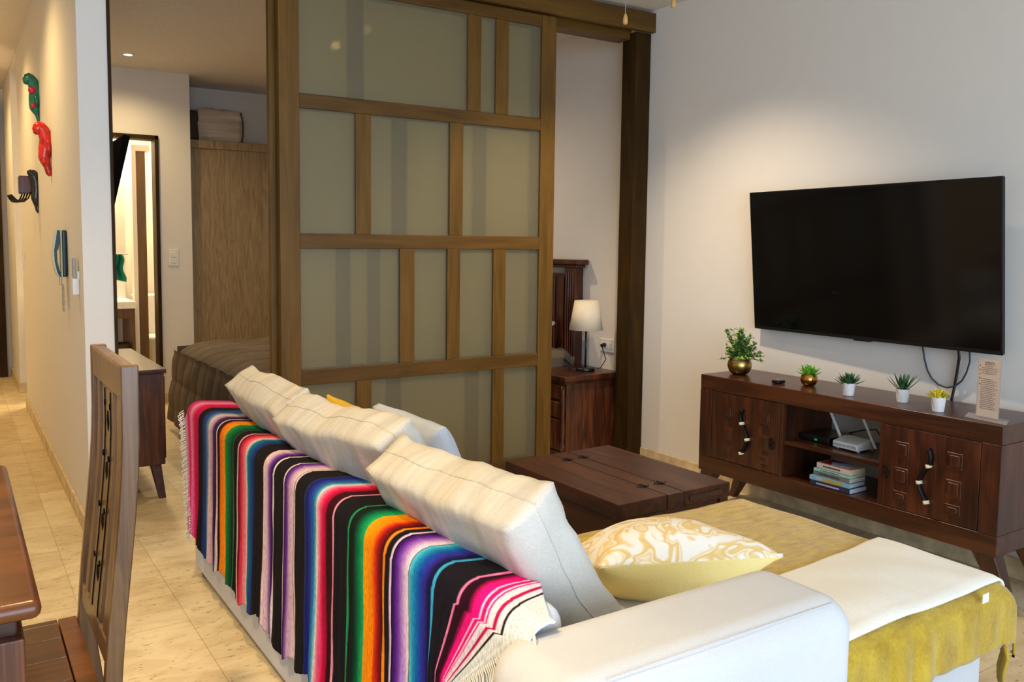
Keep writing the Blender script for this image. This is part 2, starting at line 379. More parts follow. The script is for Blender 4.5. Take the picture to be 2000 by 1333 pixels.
# front door at the end of the hall
d = tag(box(-.42, .36, 8.80, 8.84, 0, 2.10).build('door_1', 'dark'), kind='structure')
mb = box(.36, .42, 8.78, 8.86, 0, 2.55); mb.box(-.42, .36, 8.81, 8.85, 2.10, 2.55); mb.build('door_frame', 'framed', d)
MB().tube([(.29, 8.79, .98), (.29, 8.74, .98), (.29, 8.74, 1.14), (.29, 8.79, 1.14)], .012).build('door_handle', 'blackm', d)

# ================================================================= SLIDING PARTITION
FY = 3.545   # front face of the front sliding panel
hd = tag(box(.46, 3.44, 3.515, 3.545, 2.455, 2.562).build('trim_3', 'frameh', bevel=.003), kind='structure')
struct('trim_4', box(.603, 3.335, 3.60, 3.70, 2.42, 2.562), 'frameh', bevel=.002)
struct('trim_5', box(3.325, 3.436, 3.548, 3.66, 0, 2.455), 'framed', bevel=.003)
g = 'wood and frosted glass sliding panels'
p1 = thing('sliding_door', (2.0, FY, 0), 'front sliding room divider panel of brown wood grid with frosted glass', 'sliding door', g)
def panel(root, y0, y1, x0, x1, st, rails, mulls, zt, fm='frost'):
    box(x0, x0+st[0], y0, y1, .02, zt).build('stile', 'frame', root, bevel=.003)
    box(x1-st[1], x1, y0, y1, .02, zt).build('stile', 'frame', root, bevel=.003)
    for z0, z1 in rails: box(x0+st[0], x1-st[1], y0+.002, y1-.002, z0, z1).build('rail', 'frameh', root, bevel=.003)
    for a, b, z0, z1 in mulls: box(a, b, y0+.003, y1-.003, z0, z1).build('mullion', 'frame', root, bevel=.003)
    ym = (y0+y1)/2
    box(x0+st[0]-.005, x1-st[1]+.005, ym-.003, ym+.003, .1, zt-.05).build('glass_pane', fm, root)
k = FY/3.7
def zz(z): return 1.25+(z-1.25)*k
rails = [(zz(1.883), zz(1.951)), (zz(1.236), zz(1.306)), (zz(.588), zz(.660)), (.02, .12), (2.39, 2.45)]
def mu(a, b, r): return (a*k, b*k, rails[r][1] if r != 9 else .12, None)
mulls = []
def col(xa, xb, lo, hi): mulls.append((xa*k, xb*k, lo, hi))
col(2.313, 2.394, rails[0][1], rails[4][0]); col(2.487, 2.568, rails[0][1], rails[4][0])
for a in ((1.681, 1.762), (2.208, 2.288)): col(*a, rails[1][1], rails[0][0])
for a in ((1.921, 2.005), (2.197, 2.275), (2.483, 2.563)): col(*a, rails[2][1], rails[1][0])
for a in ((1.682, 1.762), (2.485, 2.562)): col(*a, rails[3][1], rails[2][0])
panel(p1, FY, FY+.035, 1.300*k, 2.882*k, (.094, .094), rails, mulls, 2.45)
p2 = thing('sliding_door', (1.9, 3.605, 0), 'rear sliding panel, its wooden edge just showing left of the front panel', 'sliding door', g)
Y2 = 3.605
m2 = [(1.600, 1.680, rails[0][1], rails[4][0]), (1.83, 1.91, rails[1][1], rails[0][0]), (2.29, 2.37, rails[1][1], rails[0][0]),
      (1.54, 1.61, rails[2][1], rails[1][0]), (1.70, 1.765, rails[2][1], rails[1][0]), (1.80, 1.88, rails[3][1], rails[2][0]), (2.255, 2.335, rails[3][1], rails[2][0])]
panel(p2, Y2, Y2+.035, 1.222, 2.74, (.094, .094), rails, m2, 2.45, 'frostb')

# ================================================================= HALL WALL OBJECTS
def blob_path(name, Y, pts, rad, mats, label, extra=None):
    r = thing(name, (.463, Y, pts[-1][1]), label, 'wall ornament', 'painted ornaments on the hall wall')
    P = [Vector((x, Y, z)) for x, z in pts]
    mb = MB(); mb.tube(P, rad, 14, flat=1.25); mb.ball(P[0], rad[0]*.98, 8); mb.ball(P[-1], rad[-1], 6)
    mb.build('body', mats[0], r, smooth=True)
    for nm, m, c, rr, sc in (extra or []): MB().ball((c[0], Y+c[1], c[2]), rr, 10, sc).build(nm, m, r, smooth=True)
    return r
M['gteal'] = plain('green_glaze', (16, 96, 78), .25, noise_amt=.3); M['gred'] = plain('red_glaze', (190, 36, 22), .2, noise_amt=.2)
M['gpink'] = plain('pink_glaze', (186, 20, 60), .25); M['gblk'] = plain('black_glaze', (26, 26, 28), .2, noise_amt=.5)
def dens(pts, rad, n=5):
    P = []; Q = []
    for i in range(len(pts)-1):
        for j in range(n):
            t = j/n; P.append((pts[i][0]*(1-t)+pts[i+1][0]*t, pts[i][1]*(1-t)+pts[i+1][1]*t)); Q.append(rad[i]*(1-t)+rad[i+1]*t)
    P.append(pts[-1]); Q.append(rad[-1]); 
    for _ in range(2):
        P = [P[0]]+[((P[i-1][0]+2*P[i][0]+P[i+1][0])/4, (P[i-1][1]+2*P[i][1]+P[i+1][1])/4) for i in range(1, len(P)-1)]+[P[-1]]
    return P, Q
P, Q = dens([(.402, 2.165), (.414, 2.190), (.434, 2.165), (.445, 2.12), (.440, 2.07), (.438, 2.02), (.452, 1.985), (.459, 1.945)], [.020, .022, .024, .026, .025, .022, .012, .007])
blob_path('wall_ornament', 5.35, P, Q, ['gteal'], 'green and pink painted ornament, topmost on the hall wall',
          [('flower', 'gpink', (.428, -.02, 2.115), .022, (1, .6, 1)), ('flower', 'gpink', (.430, -.02, 2.03), .014, (1, .6, 1.2)), ('leaf', 'gteal', (.447, -.03, 2.06), .03, (.5, .4, 1.1))])
P, Q = dens([(.400, 1.825), (.412, 1.852), (.432, 1.830), (.442, 1.785), (.438, 1.74), (.430, 1.69), (.444, 1.645), (.452, 1.610)], [.020, .023, .024, .025, .027, .023, .014, .013])
blob_path('wall_ornament', 4.8, P, Q, ['gred'], 'glossy red ornament on the hall wall below the green one',
          [('fin', 'gred', (.449, -.03, 1.745), .028, (.45, .4, 1.2)), ('foot', 'gred', (.428, -.015, 1.668), .018, (.7, .7, 1))])
P, Q = dens([(.425, 1.672), (.443, 1.660), (.455, 1.62), (.456, 1.57), (.450, 1.52), (.458, 1.475), (.462, 1.445)], [.020, .023, .024, .024, .022, .014, .012])
r = blob_path('wall_ornament', 5.6, P, Q, ['gblk'], 'black glazed ornament with key box and hooks, lowest on the hall wall')
box(.365, .452, 5.62, 5.72, 1.55, 1.655).build('key_box', M['dark'], r, bevel=.005)
for i in range(4):
    y = 5.60+i*.04
    MB().tube([(.425-i*.012, y, 1.56), (.410-i*.012, y, 1.522), (.385-i*.01, y, 1.500), (.352-i*.008, y, 1.503), (.333-i*.006, y, 1.522), (.318-i*.004, y, 1.540)], .0045).build('hook', 'blackm', r, smooth=True)
# intercom handset
r = thing('intercom_phone', (.463, 4.26, 1.09), 'dark green and white intercom phone with coiled cord on the hall wall', 'intercom')
M['dgreen'] = plain('dark_green_plastic', (24, 44, 42), .35); M['pgreen'] = plain('pale_trim', (196, 208, 190), .4)
box(.440, .462, 4.22, 4.31, 1.098, 1.313).build('wall_base', 'dgreen', r, bevel=.006)
box(.434, .4405, 4.215, 4.315, 1.096, 1.315).build('trim_strip', 'pgreen', r, bevel=.002)
hs = [(.427, 1.312), (.421, 1.27), (.412, 1.22), (.413, 1.17), (.422, 1.12), (.433, 1.098)]
mb = MB()
for i in range(5):
    (x0, z0), (x1, z1) = hs[i], hs[i+1]; t0 = .012 if i not in (2, 3) else .007
    mb.hexa([(x1-.006, 4.225, z1), (x1+t0, 4.225, z1), (x1+t0, 4.265, z1), (x1-.006, 4.265, z1)], [(x0-.006, 4.225, z0), (x0+t0, 4.225, z0), (x0+t0, 4.265, z0), (x0-.006, 4.265, z0)])
mb.build('handset', 'dgreen', r)
mb = MB()
for i in range(5):
    (x0, z0), (x1, z1) = hs[i], hs[i+1]
    mb.hexa([(x1-.012, 4.222, z1), (x1-.0055, 4.222, z1), (x1-.0055, 4.268, z1), (x1-.012, 4.268, z1)], [(x0-.012, 4.222, z0), (x0-.0055, 4.222, z0), (x0-.0055, 4.268, z0), (x0-.012, 4.268, z0)])
mb.build('handset_back', 'pgreen', r)
pts = [(.427, 4.24, 1.098), (.428, 4.24, 1.06)]
for i in range(160):
    a = i/160*2*math.pi*18; z = 1.06-.125*(i/160); w_ = .010+.008*math.sin(math.pi*min(1, i/160*1.0))
    pts.append((.437+.3*w_*math.cos(a)+.006, 4.255+w_*math.sin(a)*1.3, z))
MB().tube(pts, .0016, 5).build('coiled_cord', 'greyp', r, smooth=True)
MB().tube([(.440, 4.26, 1.1), (.438, 4.26, 1.06)], .0016, 5).build('coiled_cord', 'greyp', r)
r = thing('remote_holder', (.463, 3.86, 1.03), 'small white wall holder with grey remote at the hall corner', 'remote holder')
box(.436, .4625, 3.835, 3.885, 1.035, 1.105).build('holder', 'plastic', r, bevel=.003)
box(.455, .4625, 3.830, 3.845, 1.10, 1.135).build('holder_side', 'plastic', r)
rc = tag(box(.440, .452, 3.84, 3.88, 1.1055, 1.19).build('remote_control', 'greyp', bevel=.003), 'slim grey remote standing in the white wall holder', 'remote control')
tag(box(.455, .463, 6.86, 6.94, 1.08, 1.19).build('light_switch', 'plastic', bevel=.002), 'cream light switch plate far down the hall wall', 'light switch')
# bathroom side switch plate
r = thing('light_switch', (1.50, 6.77, 1.08), 'cream double light switch between bathroom doorway and wardrobe', 'light switch')
box(1.462, 1.542, 6.762, 6.77, 1.082, 1.212).build('plate', 'plastic', r, bevel=.003)
for z in (1.105, 1.152): box(1.484, 1.520, 6.757, 6.763, z, z+.036).build('rocker', 'plastic', r, bevel=.002)

# ================================================================= BEDROOM
r = thing('recessed_ceiling_light', (1.116, 6.29, CZ-.006), 'small round lit recessed light in the bedroom ceiling', 'ceiling light')
MB().lathe((1.116, 6.29, CZ-.006), [(.028, 0), (.045, 0), (.047, .006), (.028, .006)], 24, False).build('rim', 'white', r)
MB().lathe((1.116, 6.29, CZ-.004), [(.0001, 0), (.029, 0), (.029, .003), (.0001, .003)], 24, False).build('lens', 'lampglow', r)
# wardrobe
r = thing('wardrobe', (2.4, 7.05, 0), 'built-in oak veneer wardrobe with tall sliding doors', 'wardrobe')
mb = box(1.652, 3.43, 6.85, 7.28, 2.025, 2.09); mb.box(1.652, 3.43, 6.87, 7.28, 0, .06); mb.box(1.652, 1.67, 6.87, 7.28, .06, 2.03); mb.box(3.41, 3.43, 6.87, 7.28, .06, 2.03); mb.box(1.67, 3.41, 7.26, 7.28, .06, 2.03)
mb.build('carcass', 'closet', r, bevel=.002)
for a, b, y in ((1.656, 2.55, 6.862), (2.53, 3.41, 6.895)):
    dd = box(a, b, y, y+.022, .06, 2.024).build('door', 'closet', r)
    mb = box(a, a+.020, y-.006, y+.024, .06, 2.02); mb.box(b-.012, b, y-.006, y+.024, .06, 2.02); mb.build('edge_profile', plain('satin_profile', (150, 148, 144), .5), dd)
# bag on wardrobe
r = thing('storage_bag', (1.88, 7.02, 2.09), 'clear zipped bag of folded cream bedding on top of the wardrobe', 'bag')
M['bedding'] = fabric('folded_bedding', (160, 146, 130), (210, 198, 182), stripes=(1, 1, 14), big=3, bump=.4)
M['brownbag'] = plain('brown_bag_cloth', (54, 34, 26), .7)
cushion((1.93, 7.02, 2.222), [(1, 0, 0), (0, 0, 1), (0, 1, 0)], (.178, .128, .1), e=.85, n=14, amp=.012, nf=10).build('bedding', 'bedding', r, smooth=True)
cushion((1.71, 7.02, 2.21), [(1, 0, 0), (0, 0, 1), (0, 1, 0)], (.05, .115, .095), e=.9, n=10, amp=.006, nf=9).build('cloth_end', 'brownbag', r, smooth=True)
MB().tube([(2.11, 6.93, 2.10), (2.122, 6.93, 2.16), (2.122, 6.93, 2.27), (2.105, 6.93, 2.345)], .006).build('piping', 'brownbag', r)
# bed
r = thing('bed', (2.4, 4.95, 0), 'bed with quilted taupe comforter behind the sliding panels', 'bed')
box(1.45, 3.34, 4.22, 5.68, .08, .30).build('bed_base', 'dark', r, bevel=.01)
for x in (1.52, 3.26):
    for y in (4.3, 5.6): box(x, x+.06, y-.03, y+.03, 0, .085).build('leg', 'dark', r)
box(1.42, 3.35, 4.2, 5.7, .30, .50).build('mattress', 'cream', r, bevel=.05, seg=4)
def qf(u, v):
    X = 1.30+u*2.06; Y = 4.10+v*1.70
    ex = max(0, 1.50-X)/.2; ey = max(0, 4.22-Y)/.12; ey2 = max(0, Y-5.68)/.12
    z = .575; q = .014*(abs(math.sin((X-1.3)*math.pi/.17))**.35+abs(math.sin((Y-4.1)*math.pi/.17))**.35)
    if ex > 0: z -= .06*ex**2
    z += q + noise.noise(Vector((X*4, Y*4, 0)))*.012
    return Vector((X, Y, z-(.04*ey**2+.04*ey2**2)))
mb = MB(); mb.grid(qf, 150, 110)
def side(u, v):   # foot end drape
    Y = 4.10+u*1.70; z = .538*(1-v)+.07*v
    q = .012*(abs(math.sin(z*math.pi/.17))**.35+abs(math.sin((Y-4.1)*math.pi/.17))**.35)
    return Vector((1.30-q-.06*math.sin(v*1.4)+noise.noise(Vector((Y*5, z*5, 2)))*.015+.035*(1-v)*0, Y, z))
mb.grid(side, 110, 40)
def near(u, v):
    X = 1.30+u*2.06; z = .56*(1-v)+.09*v
    q = .012*(abs(math.sin(z*math.pi/.17))**.35+abs(math.sin((X-1.3)*math.pi/.17))**.35)
    return Vector((X, 4.10-q, z))
mb.grid(near, 110, 30)
mb.grid(lambda u, v: Vector((1.30+u*2.06, 5.80, .56*(1-v)+.09*v)), 10, 4)
mb.build('comforter', 'quilt', r, smooth=True)
cushion((3.12, 4.55, .70), [(0, 1, 0), (1, 0, .35), (-.35, 0, 1)], (.33, .2, .09), e=.1, pinch=.05, amp=.005).build('pillow', 'pillowcase', r, smooth=True)
cushion((3.12, 5.3, .70), [(0, 1, 0), (1, 0, .35), (-.35, 0, 1)], (.33, .2, .09), e=.1, pinch=.05, amp=.005).build('pillow', 'pillowcase', r, smooth=True)
h = box(3.385, 3.425, 4.16, 5.70, .1, 1.08).build('headboard', 'dark', r)
for y in (4.09, 5.70):
    mb = box(3.36, 3.428, y, y+.10, 0, 1.12)
    for i in range(4): mb.box(3.352, 3.36, y+.010+i*.022, y+.022+i*.022, .12, 1.09)
    mb.build('post', 'dark', h, bevel=.003)
mb = box(3.350, 3.430, 4.07, 5.82, 1.12, 1.14); mb.box(3.335, 3.436, 4.045, 5.845, 1.14, 1.172); mb.build('cornice', 'dark', h, bevel=.006)
mb = MB()
for i in range(16): mb.box(3.372, 3.386, 4.22+i*.092, 4.22+i*.092+.05, .4, 1.06)
mb.build('fluting', 'dark', h, bevel=.004)
# nightstand
r = thing('nightstand', (3.21, 3.92, 0), 'knotty dark wood nightstand beside the bed headboard', 'nightstand')
box(3.03, 3.415, 3.745, 4.075, .04, .465).build('body', 'knot', r, bevel=.004)
mb = box(2.995, 3.426, 3.715, 4.085, .47, .505); mb.box(3.01, 3.42, 3.73, 4.08, .455, .472); mb.build('top', 'dark', r, bevel=.008, seg=3)
box(3.02, 3.415, 3.755, 4.065, 0, .05).build('plinth', 'dark', r)
for z0, z1 in ((.36, .445), (.25, .345), (.06, .24)):
    dr = box(3.012, 3.032, 3.765, 4.055, z0, z1).build('drawer', 'knot', r, bevel=.006)
    MB().ball((3.004, 3.91, (z0+z1)/2), .012, 8).build('knob', 'blackm', dr, smooth=True)
MB().lathe((3.015, 3.757, .06), [(.012, 0), (.015, .03), (.009, .06), (.014, .12), (.010, .2), (.014, .3), (.010, .34), (.014, .385)], 12).build('turned_post', 'knot', r, smooth=True)
# lamp
LX, LY = 3.26, 3.855
r = thing('table_lamp', (LX, LY, .505), 'small table lamp with cream shade and thin black stem on the nightstand', 'table lamp')
MB().lathe((LX, LY, .505), [(.001, 0), (.055, 0), (.057, .006), (.057, .016), (.052, .022), (.001, .022)], 32, False).build('base', 'black', r, smooth=True)
MB().lathe((LX, LY, .525), [(.006, 0), (.006, .24)], 12).build('stem', 'black', r, smooth=True)
MB().lathe((LX, LY, .755), [(.100, 0), (.070, .175)], 40, False).build('lamp_shade', 'shade', r, smooth=True, thick=.002)
MB().tube([(LX+.05, LY-.03, .515), (3.36, 3.83, .52), (3.39, 3.82, .57), (3.385, 3.84, .625), (3.40, 3.87, .648), (3.415, 3.875, .65)], .003, 6).build('cord', 'black', r, smooth=True)
MB().tube([(3.40, 3.872, .648), (3.434, 3.876, .652)], [.011, .014], 10).build('plug', 'black', r)
MB().tube([(LX-.04, LY+.03, .512), (3.2, 3.95, .512), (3.23, 4.02, .56), (3.30, 4.05, .515)], .003, 6).build('cord', 'black', r, smooth=True)
r = thing('wall_outlet', (3.44, 3.86, .6), 'white wall outlet behind the bedside lamp', 'outlet')
box(3.431, 3.440, 3.80, 3.925, .608, .688).build('plate', 'plastic', r, bevel=.003)
for y in (3.825, 3.86, 3.895): box(3.429, 3.432, y-.014, y+.014, .63, .668).build('socket', 'plastic', r, bevel=.001)
# sideboard in the bedroom
r = thing('sideboard', (.72, 4.65, 0), 'dark stained sideboard with splayed legs against the bedroom side of the hall wall', 'sideboard')
box(.580, .875, 4.20, 5.12, .165, .62).build('body', 'knot', r, bevel=.004)
box(.578, .885, 4.19, 5.13, .62, .642).build('top', 'darky', r, bevel=.003)
for i in range(2):
    a = 4.225+i*.44
    dd = box(.875, .884, a, a+.42, .19, .60).build('door', 'knot', r, bevel=.003)
    MB().ball((.892, a+(.38 if i == 0 else .04), .40), .012, 8).build('knob', 'blackm', dd, smooth=True)
for y, dy in ((4.26, -.06), (5.06, .06)):
    for x, dx in ((.61, 0), (.835, .02)):
        MB().hexa([(x+dx-.016, y+dy-.018, 0), (x+dx+.016, y+dy-.018, 0), (x+dx+.016, y+dy+.018, 0), (x+dx-.016, y+dy+.018, 0)],
                  [(x-.025, y-.028, .168), (x+.025, y-.028, .168), (x+.025, y+.028, .168), (x-.025, y+.028, .168)]).build('leg', 'knot', r, bevel=.003)
tag(box(.70, .74, 4.42, 4.58, .642, .655).build('remote_control', 'black', bevel=.003), 'dark remote lying on the bedroom sideboard', 'remote control')
# bedroom television on the hall wall
r = thing('television', (.60, 4.75, 1.38), 'tilted black television seen edge-on at the bedroom side of the hall wall', 'television')
mb = MB().prism([(.650, 1.385), (.675, 1.380), (.768, 1.775), (.738, 1.782)], 'y', 4.32, 5.20); mb.build('casing', 'matte', r, bevel=.004)
MB().prism([(.6762, 1.39), (.6782, 1.39), (.7685, 1.768), (.7665, 1.768)], 'y', 4.36, 5.17).build('screen', 'screen', r)
box(.577, .70, 4.68, 4.84, 1.50, 1.64).build('wall_bracket', 'blackm', r)

# ================================================================= BATHROOM GLIMPSE
r = thing('vanity', (1.0, 7.6, 0), 'bathroom vanity with pale stone counter over a wooden shelf unit', 'vanity')
box(.58, 1.34, 7.45, 7.95, .705, .765).build('counter', 'white', r, bevel=.004)
box(.58, 1.34, 7.94, 7.955, .765, .90).build('backsplash', 'white', r)
mb = box(.60, 1.33, 7.47, 7.94, .62, .704); mb.box(1.305, 1.33, 7.47, 7.94, 0, .62); mb.box(.58, 1.305, 7.47, 7.94, .16, .185); mb.build('cabinet', 'bath', r)
mb = MB(); mb.lathe((1.20, 7.62, .185), [(.001, 0), (.09, 0), (.12, .1), (.13, .2), (.12, .21), (.001, .2)], 24, False)
tag(mb.build('basket', 'towelgrey', smooth=True), 'dark woven basket on the vanity lower shelf', 'basket')
r = thing('towel', (1.25, 7.9, .93), 'teal hand towel hanging in the bathroom', 'towel')
def tw(u, v):
    return Vector((1.245+(u-.5)*.085*(1+.5*v)+.01*math.sin(v*9), 7.72+.02*math.sin(u*14), 1.16-.21*v-.03*u*v))
MB().grid(tw, 16, 20).build('cloth', 'teal', r, smooth=True, thick=.012)
MB().tube([(1.18, 7.72, 1.165), (1.33, 7.72, 1.165)], .005).build('towel_bar', 'alu', r)
struct('wall_bathroom_inner', box(1.15, 1.35, 7.955, 8.05, 0, CZ), 'wall')
d = struct('door_2', box(1.385, 1.465, 7.60, 7.66, 0, 2.05), 'bath')
box(1.35, 1.385, 7.58, 7.68, 0, 2.10).build('door_frame', 'wall', d); box(1.385, 1.50, 7.58, 7.68, 2.05, 2.10).build('door_frame', 'wall', d)
r = thing('toilet', (1.62, 8.0, 0), 'sliver of white toilet beyond the bathroom door', 'toilet')
MB().lathe((1.62, 8.0, 0), [(.001, 0), (.12, 0), (.11, .2), (.18, .38), (.19, .41), (.001, .42)], 24, False).build('bowl', 'white', r, smooth=True)
box(1.45, 1.79, 8.2, 8.38, .35, .78).build('cistern', 'white', r, bevel=.02, seg=3)

# ================================================================= CEILING FAN (its pull chains hang into view)
r = thing('ceiling_fan', (2.05, 2.12, CZ), 'ceiling fan pull chains with small wooden knobs hanging at the top edge', 'ceiling fan')
MB().lathe((2.05, 2.12, 2.40), [(.001, 0), (.06, 0), (.10, .03), (.10, .09), (.03, .11), (.025, .15), (.06, .16), (.06, .18), (.001, .18)], 28, False).build('motor_housing', 'blackm', r, smooth=True)
for i in range(4):
    a = R(45+90*i); c, s = math.cos(a), math.sin(a); mb = MB()
    mb.box(.09, .16, -.02, .02, 2.452, 2.460); mb.box(.14, .55, -.065, .065, 2.456, 2.464); mb.v = [Vector((2.05+v.x*c-v.y*s, 2.12+v.x*s+v.y*c, v.z)) for v in mb.v]
    mb.build('blade', 'dark', r, bevel=.002)
for x, y, z in ((2.008, 2.20, 2.012), (2.234*.985, 2.20*.985, 2.088)):
    ch = MB().tube([(x*.99+.02, y*.99, 2.41), (x, y, 2.2), (x, y, z+.03)], .0014, 6).build('pull_chain', 'alu', r)
    MB().lathe((x, y, z), [(.001, 0), (.007, .002), (.009, .012), (.007, .026), (.004, .036), (.001, .038)], 14, False).build('chain_knob', plain('light_wood_knob', (196, 150, 90), .45) if 'kn' not in M else M['kn'], ch, smooth=True)

# ================================================================= TELEVISION
TVC = (3.344, 2.161, 1.187); TW, TH, TT, TY = 1.153, .662, .105, -.037
def tvp(d, y, z):  # d forward (towards room), local y, z
    x = -d; ct, st = math.cos(TT), math.sin(TT); x, z = x*ct-z*st, x*st+z*ct
    if 1: cy, sy = math.cos(TY), math.sin(TY); x, y = x*cy-y*sy, x*sy+y*cy
    return Vector((x+TVC[0], y+TVC[1], z+TVC[2]))
def tvbox(d0, d1, y0, y1, z0, z1):
    m = box(d0, d1, y0, y1, z0, z1); m.v = [tvp(*v) for v in m.v]
    m.f = [f[::-1] for f in m.f]; return m
r = thing('television', (3.42, 2.16, 1.187), 'large flat black television tilted on the right-hand wall above the console', 'television')
tvbox(-.022, .0, -TW/2, TW/2, -TH/2, TH/2).build('casing', 'black', r, bevel=.003)
tvbox(-.0005, .002, -TW/2+.006, TW/2-.006, -TH/2+.014, TH/2-.006).build('screen', 'screen', r)
tvbox(-.02, .001, .0-.04, .04, -TH/2-.008, -TH/2).build('sensor_bump', 'black', r)
M['bezel'] = plain('tv_bezel', (40, 42, 46), .3, metal=.6)
mb = tvbox(-.004, .003, -TW/2-.002, TW/2+.002, -TH/2-.002, -TH/2+.012); 
for a in (-TW/2-.003, TW/2-.001):
    q = tvbox(-.012, .003, a, a+.004, -TH/2, TH/2); mb.add(q.v, q.f)
q = tvbox(-.012, .003, -TW/2, TW/2, TH/2-.001, TH/2+.003); mb.add(q.v, q.f)
mb.build('bezel', 'bezel', r)
box(3.36, 3.438, 2.02, 2.30, 1.05, 1.32).build('wall_bracket', 'blackm', r)
tag(MB().tube([(3.395, 1.913, .90), (3.415, 1.912, .84), (3.42, 1.907, .80), (3.42, 1.893, .755), (3.42, 1.873, .723), (3.42, 1.845, .702), (3.42, 1.812, .694), (3.42, 1.78, .706), (3.42, 1.755, .73), (3.42, 1.739, .766), (3.42, 1.729, .81), (3.41, 1.728, .87)], .0035, 8).build('cable', 'cable', smooth=True),
    'thin grey cable looping below the large television', 'cable')
tag(MB().tube([(3.40, 1.768, .89), (3.42, 1.77, .82), (3.425, 1.778, .757), (3.425, 1.785, .70), (3.418, 1.792, .63), (3.42, 1.80, .5)], .0055, 8).build('cable', 'black', smooth=True),
    'thick black cable running from the large television down behind the console', 'cable')

# ================================================================= TV CONSOLE
CX0, CX1, CY0, CY1, CZ0, CZ1 = 3.05, 3.395, 1.42, 2.76, .188, .65
r = con = thing('tv_console', ((CX0+CX1)/2, (CY0+CY1)/2, 0), 'dark walnut tv console with two carved doors and an open middle bay', 'tv console')
mb = box(CX0, CX1, CY0, CY1, .582, CZ1)
mb.build('top', 'darky', r, bevel=.004)
mb = box(CX0, CX1, CY0, CY1, CZ0, .262); mb.build('bottom_rail', 'darky', r, bevel=.004)
for a, b in ((CY0, 1.487), (2.69, CY1)): box(CX0, CX1, a, b, .262, .582).build('side_panel', 'dark', r, bevel=.003)
for a, b in ((1.842, 1.858), (2.295, 2.311)): box(CX0+.004, CX1, a, b, .262, .582).build('divider', 'dark', r)
box(CX0+.01, CX1-.01, 1.858, 2.295, .405, .420).build('shelf', 'darky', r)
for a, b in ((1.487, 1.842), (2.311, 2.69)): box(CX1-.008, CX1, a, b, .262, .582).build('back_panel', 'dark', r)
def cdoor(y0, y1, colA, colB, hy, wave, latch):
    d = box(CX0+.001, CX0+.02, y0+.002, y1-.002, .264, .580).build('door', 'dark', con, bevel=.002)
    for (ca, cb) in (colA, colB):
        for z0, z1 in ((.468, .520), (.362, .420), (.300, .330)):
            box(CX0-.002, CX0+.004, ca-.004, cb+.004, z0-.004, z1+.004).build('carved_frame', 'darky', d, bevel=.0025)
            box(CX0-.005, CX0+.004, ca+.005, cb-.005, z0+.006, z1-.005).build('carved_panel', 'dark', d, bevel=.003)
    pts = []
    for i in range(25):
        t = i/24; z = .522-.20*t; pts.append((CX0-.008, hy+wave*.020*math.sin(t*2*math.pi+.5), z))
    h = MB().tube(pts, .0140, 8, flat=.5).build('handle', 'blackm', d, smooth=True)
    for t in (.32, .66, 1.0):
        z = .522-.20*t; y = hy+wave*.020*math.sin(t*2*math.pi+.5)
        MB().tube([(CX0-.010, y-.002, z-.006), (CX0-.010, y+.001, z+.006)], .0155, 10, flat=.6).build('handle_band', 'bone', h, smooth=True)
    l = MB()
    for z in (.408, .386):
        l.tube([(CX0-.004, latch+.010*math.cos(a), z+.014*math.sin(a)) for a in [k*math.pi/8 for k in range(17)]], .0028, 6)
    l.build('latch', 'blackm', d, smooth=True)
cdoor(1.487, 1.842, (1.744, 1.790), (1.551, 1.598), 1.672, -1, 1.825)
cdoor(2.311, 2.69, (2.568, 2.611), (2.367, 2.414), 2.492, 1, 2.345)
for y, dy in ((1.47, -.085), (2.71, .085)):
    for x in (3.09, 3.35):
        MB().hexa([(x-.02, y+dy-.016, 0), (x+.02, y+dy-.016, 0), (x+.02, y+dy+.016, 0), (x-.02, y+dy+.016, 0)],
                  [(x-.032, y-.04, .19), (x+.032, y-.04, .19), (x+.032, y+.04, .19), (x-.032, y+.04, .19)]).build('leg', 'dark', con, bevel=.004)

# ---- things on the console
def leaves(mb, c, n, L, W, tilt0, tilt1, seed, curve=.2, spread=.01, thick=.12):
    rn = random.Random(seed); c = Vector(c)
    for i in range(n):
        a = i*2.399963+rn.random()*.3; t = (i+.5)/n; el = R(tilt0+(tilt1-tilt0)*t)
        l = L*(1-.35*t)*rn.uniform(.85, 1.1); d = Vector((math.cos(a)*math.cos(el), math.sin(a)*math.cos(el), math.sin(el)))
        sd = Vector((-math.sin(a), math.cos(a), 0)); nn = d.cross(sd); p0 = c+Vector((math.cos(a), math.sin(a), 0))*spread*(1-t)
        pts = []
        for s_, w_ in ((0, .5), (.35, 1), (.7, .75), (.93, .28)):
            q = p0+d*l*s_+Vector((0, 0, 1))*curve*l*s_*s_
            pts += [q+sd*W*w_, q-nn*W*thick*4*w_, q-sd*W*w_, q+nn*W*thick*2*w_]
        pts.append(p0+d*l+Vector((0, 0, 1))*curve*l)
        fs = [(j*4+k, j*4+(k+1) % 4, (j+1)*4+(k+1) % 4, (j+1)*4+k) for j in range(3) for k in range(4)]+[(12+k, 12+(k+1) % 4, 16) for k in range(4)]
        mb.add(pts, fs)
TZ = .651
def pot(x, y, r0, r1, h, mat, root, rim=.0):
    MB().lathe((x, y, TZ), [(.001, 0), (r0, 0), (r1, h), (r1-.003, h), (r1-.004, h-.006)], 28, False).build('pot', mat, root, smooth=False)
    MB().lathe((x, y, TZ+h-.008), [(.001, 0), (r1-.004, 0), (.001, .003)], 20, False).build('soil', 'soil', root)
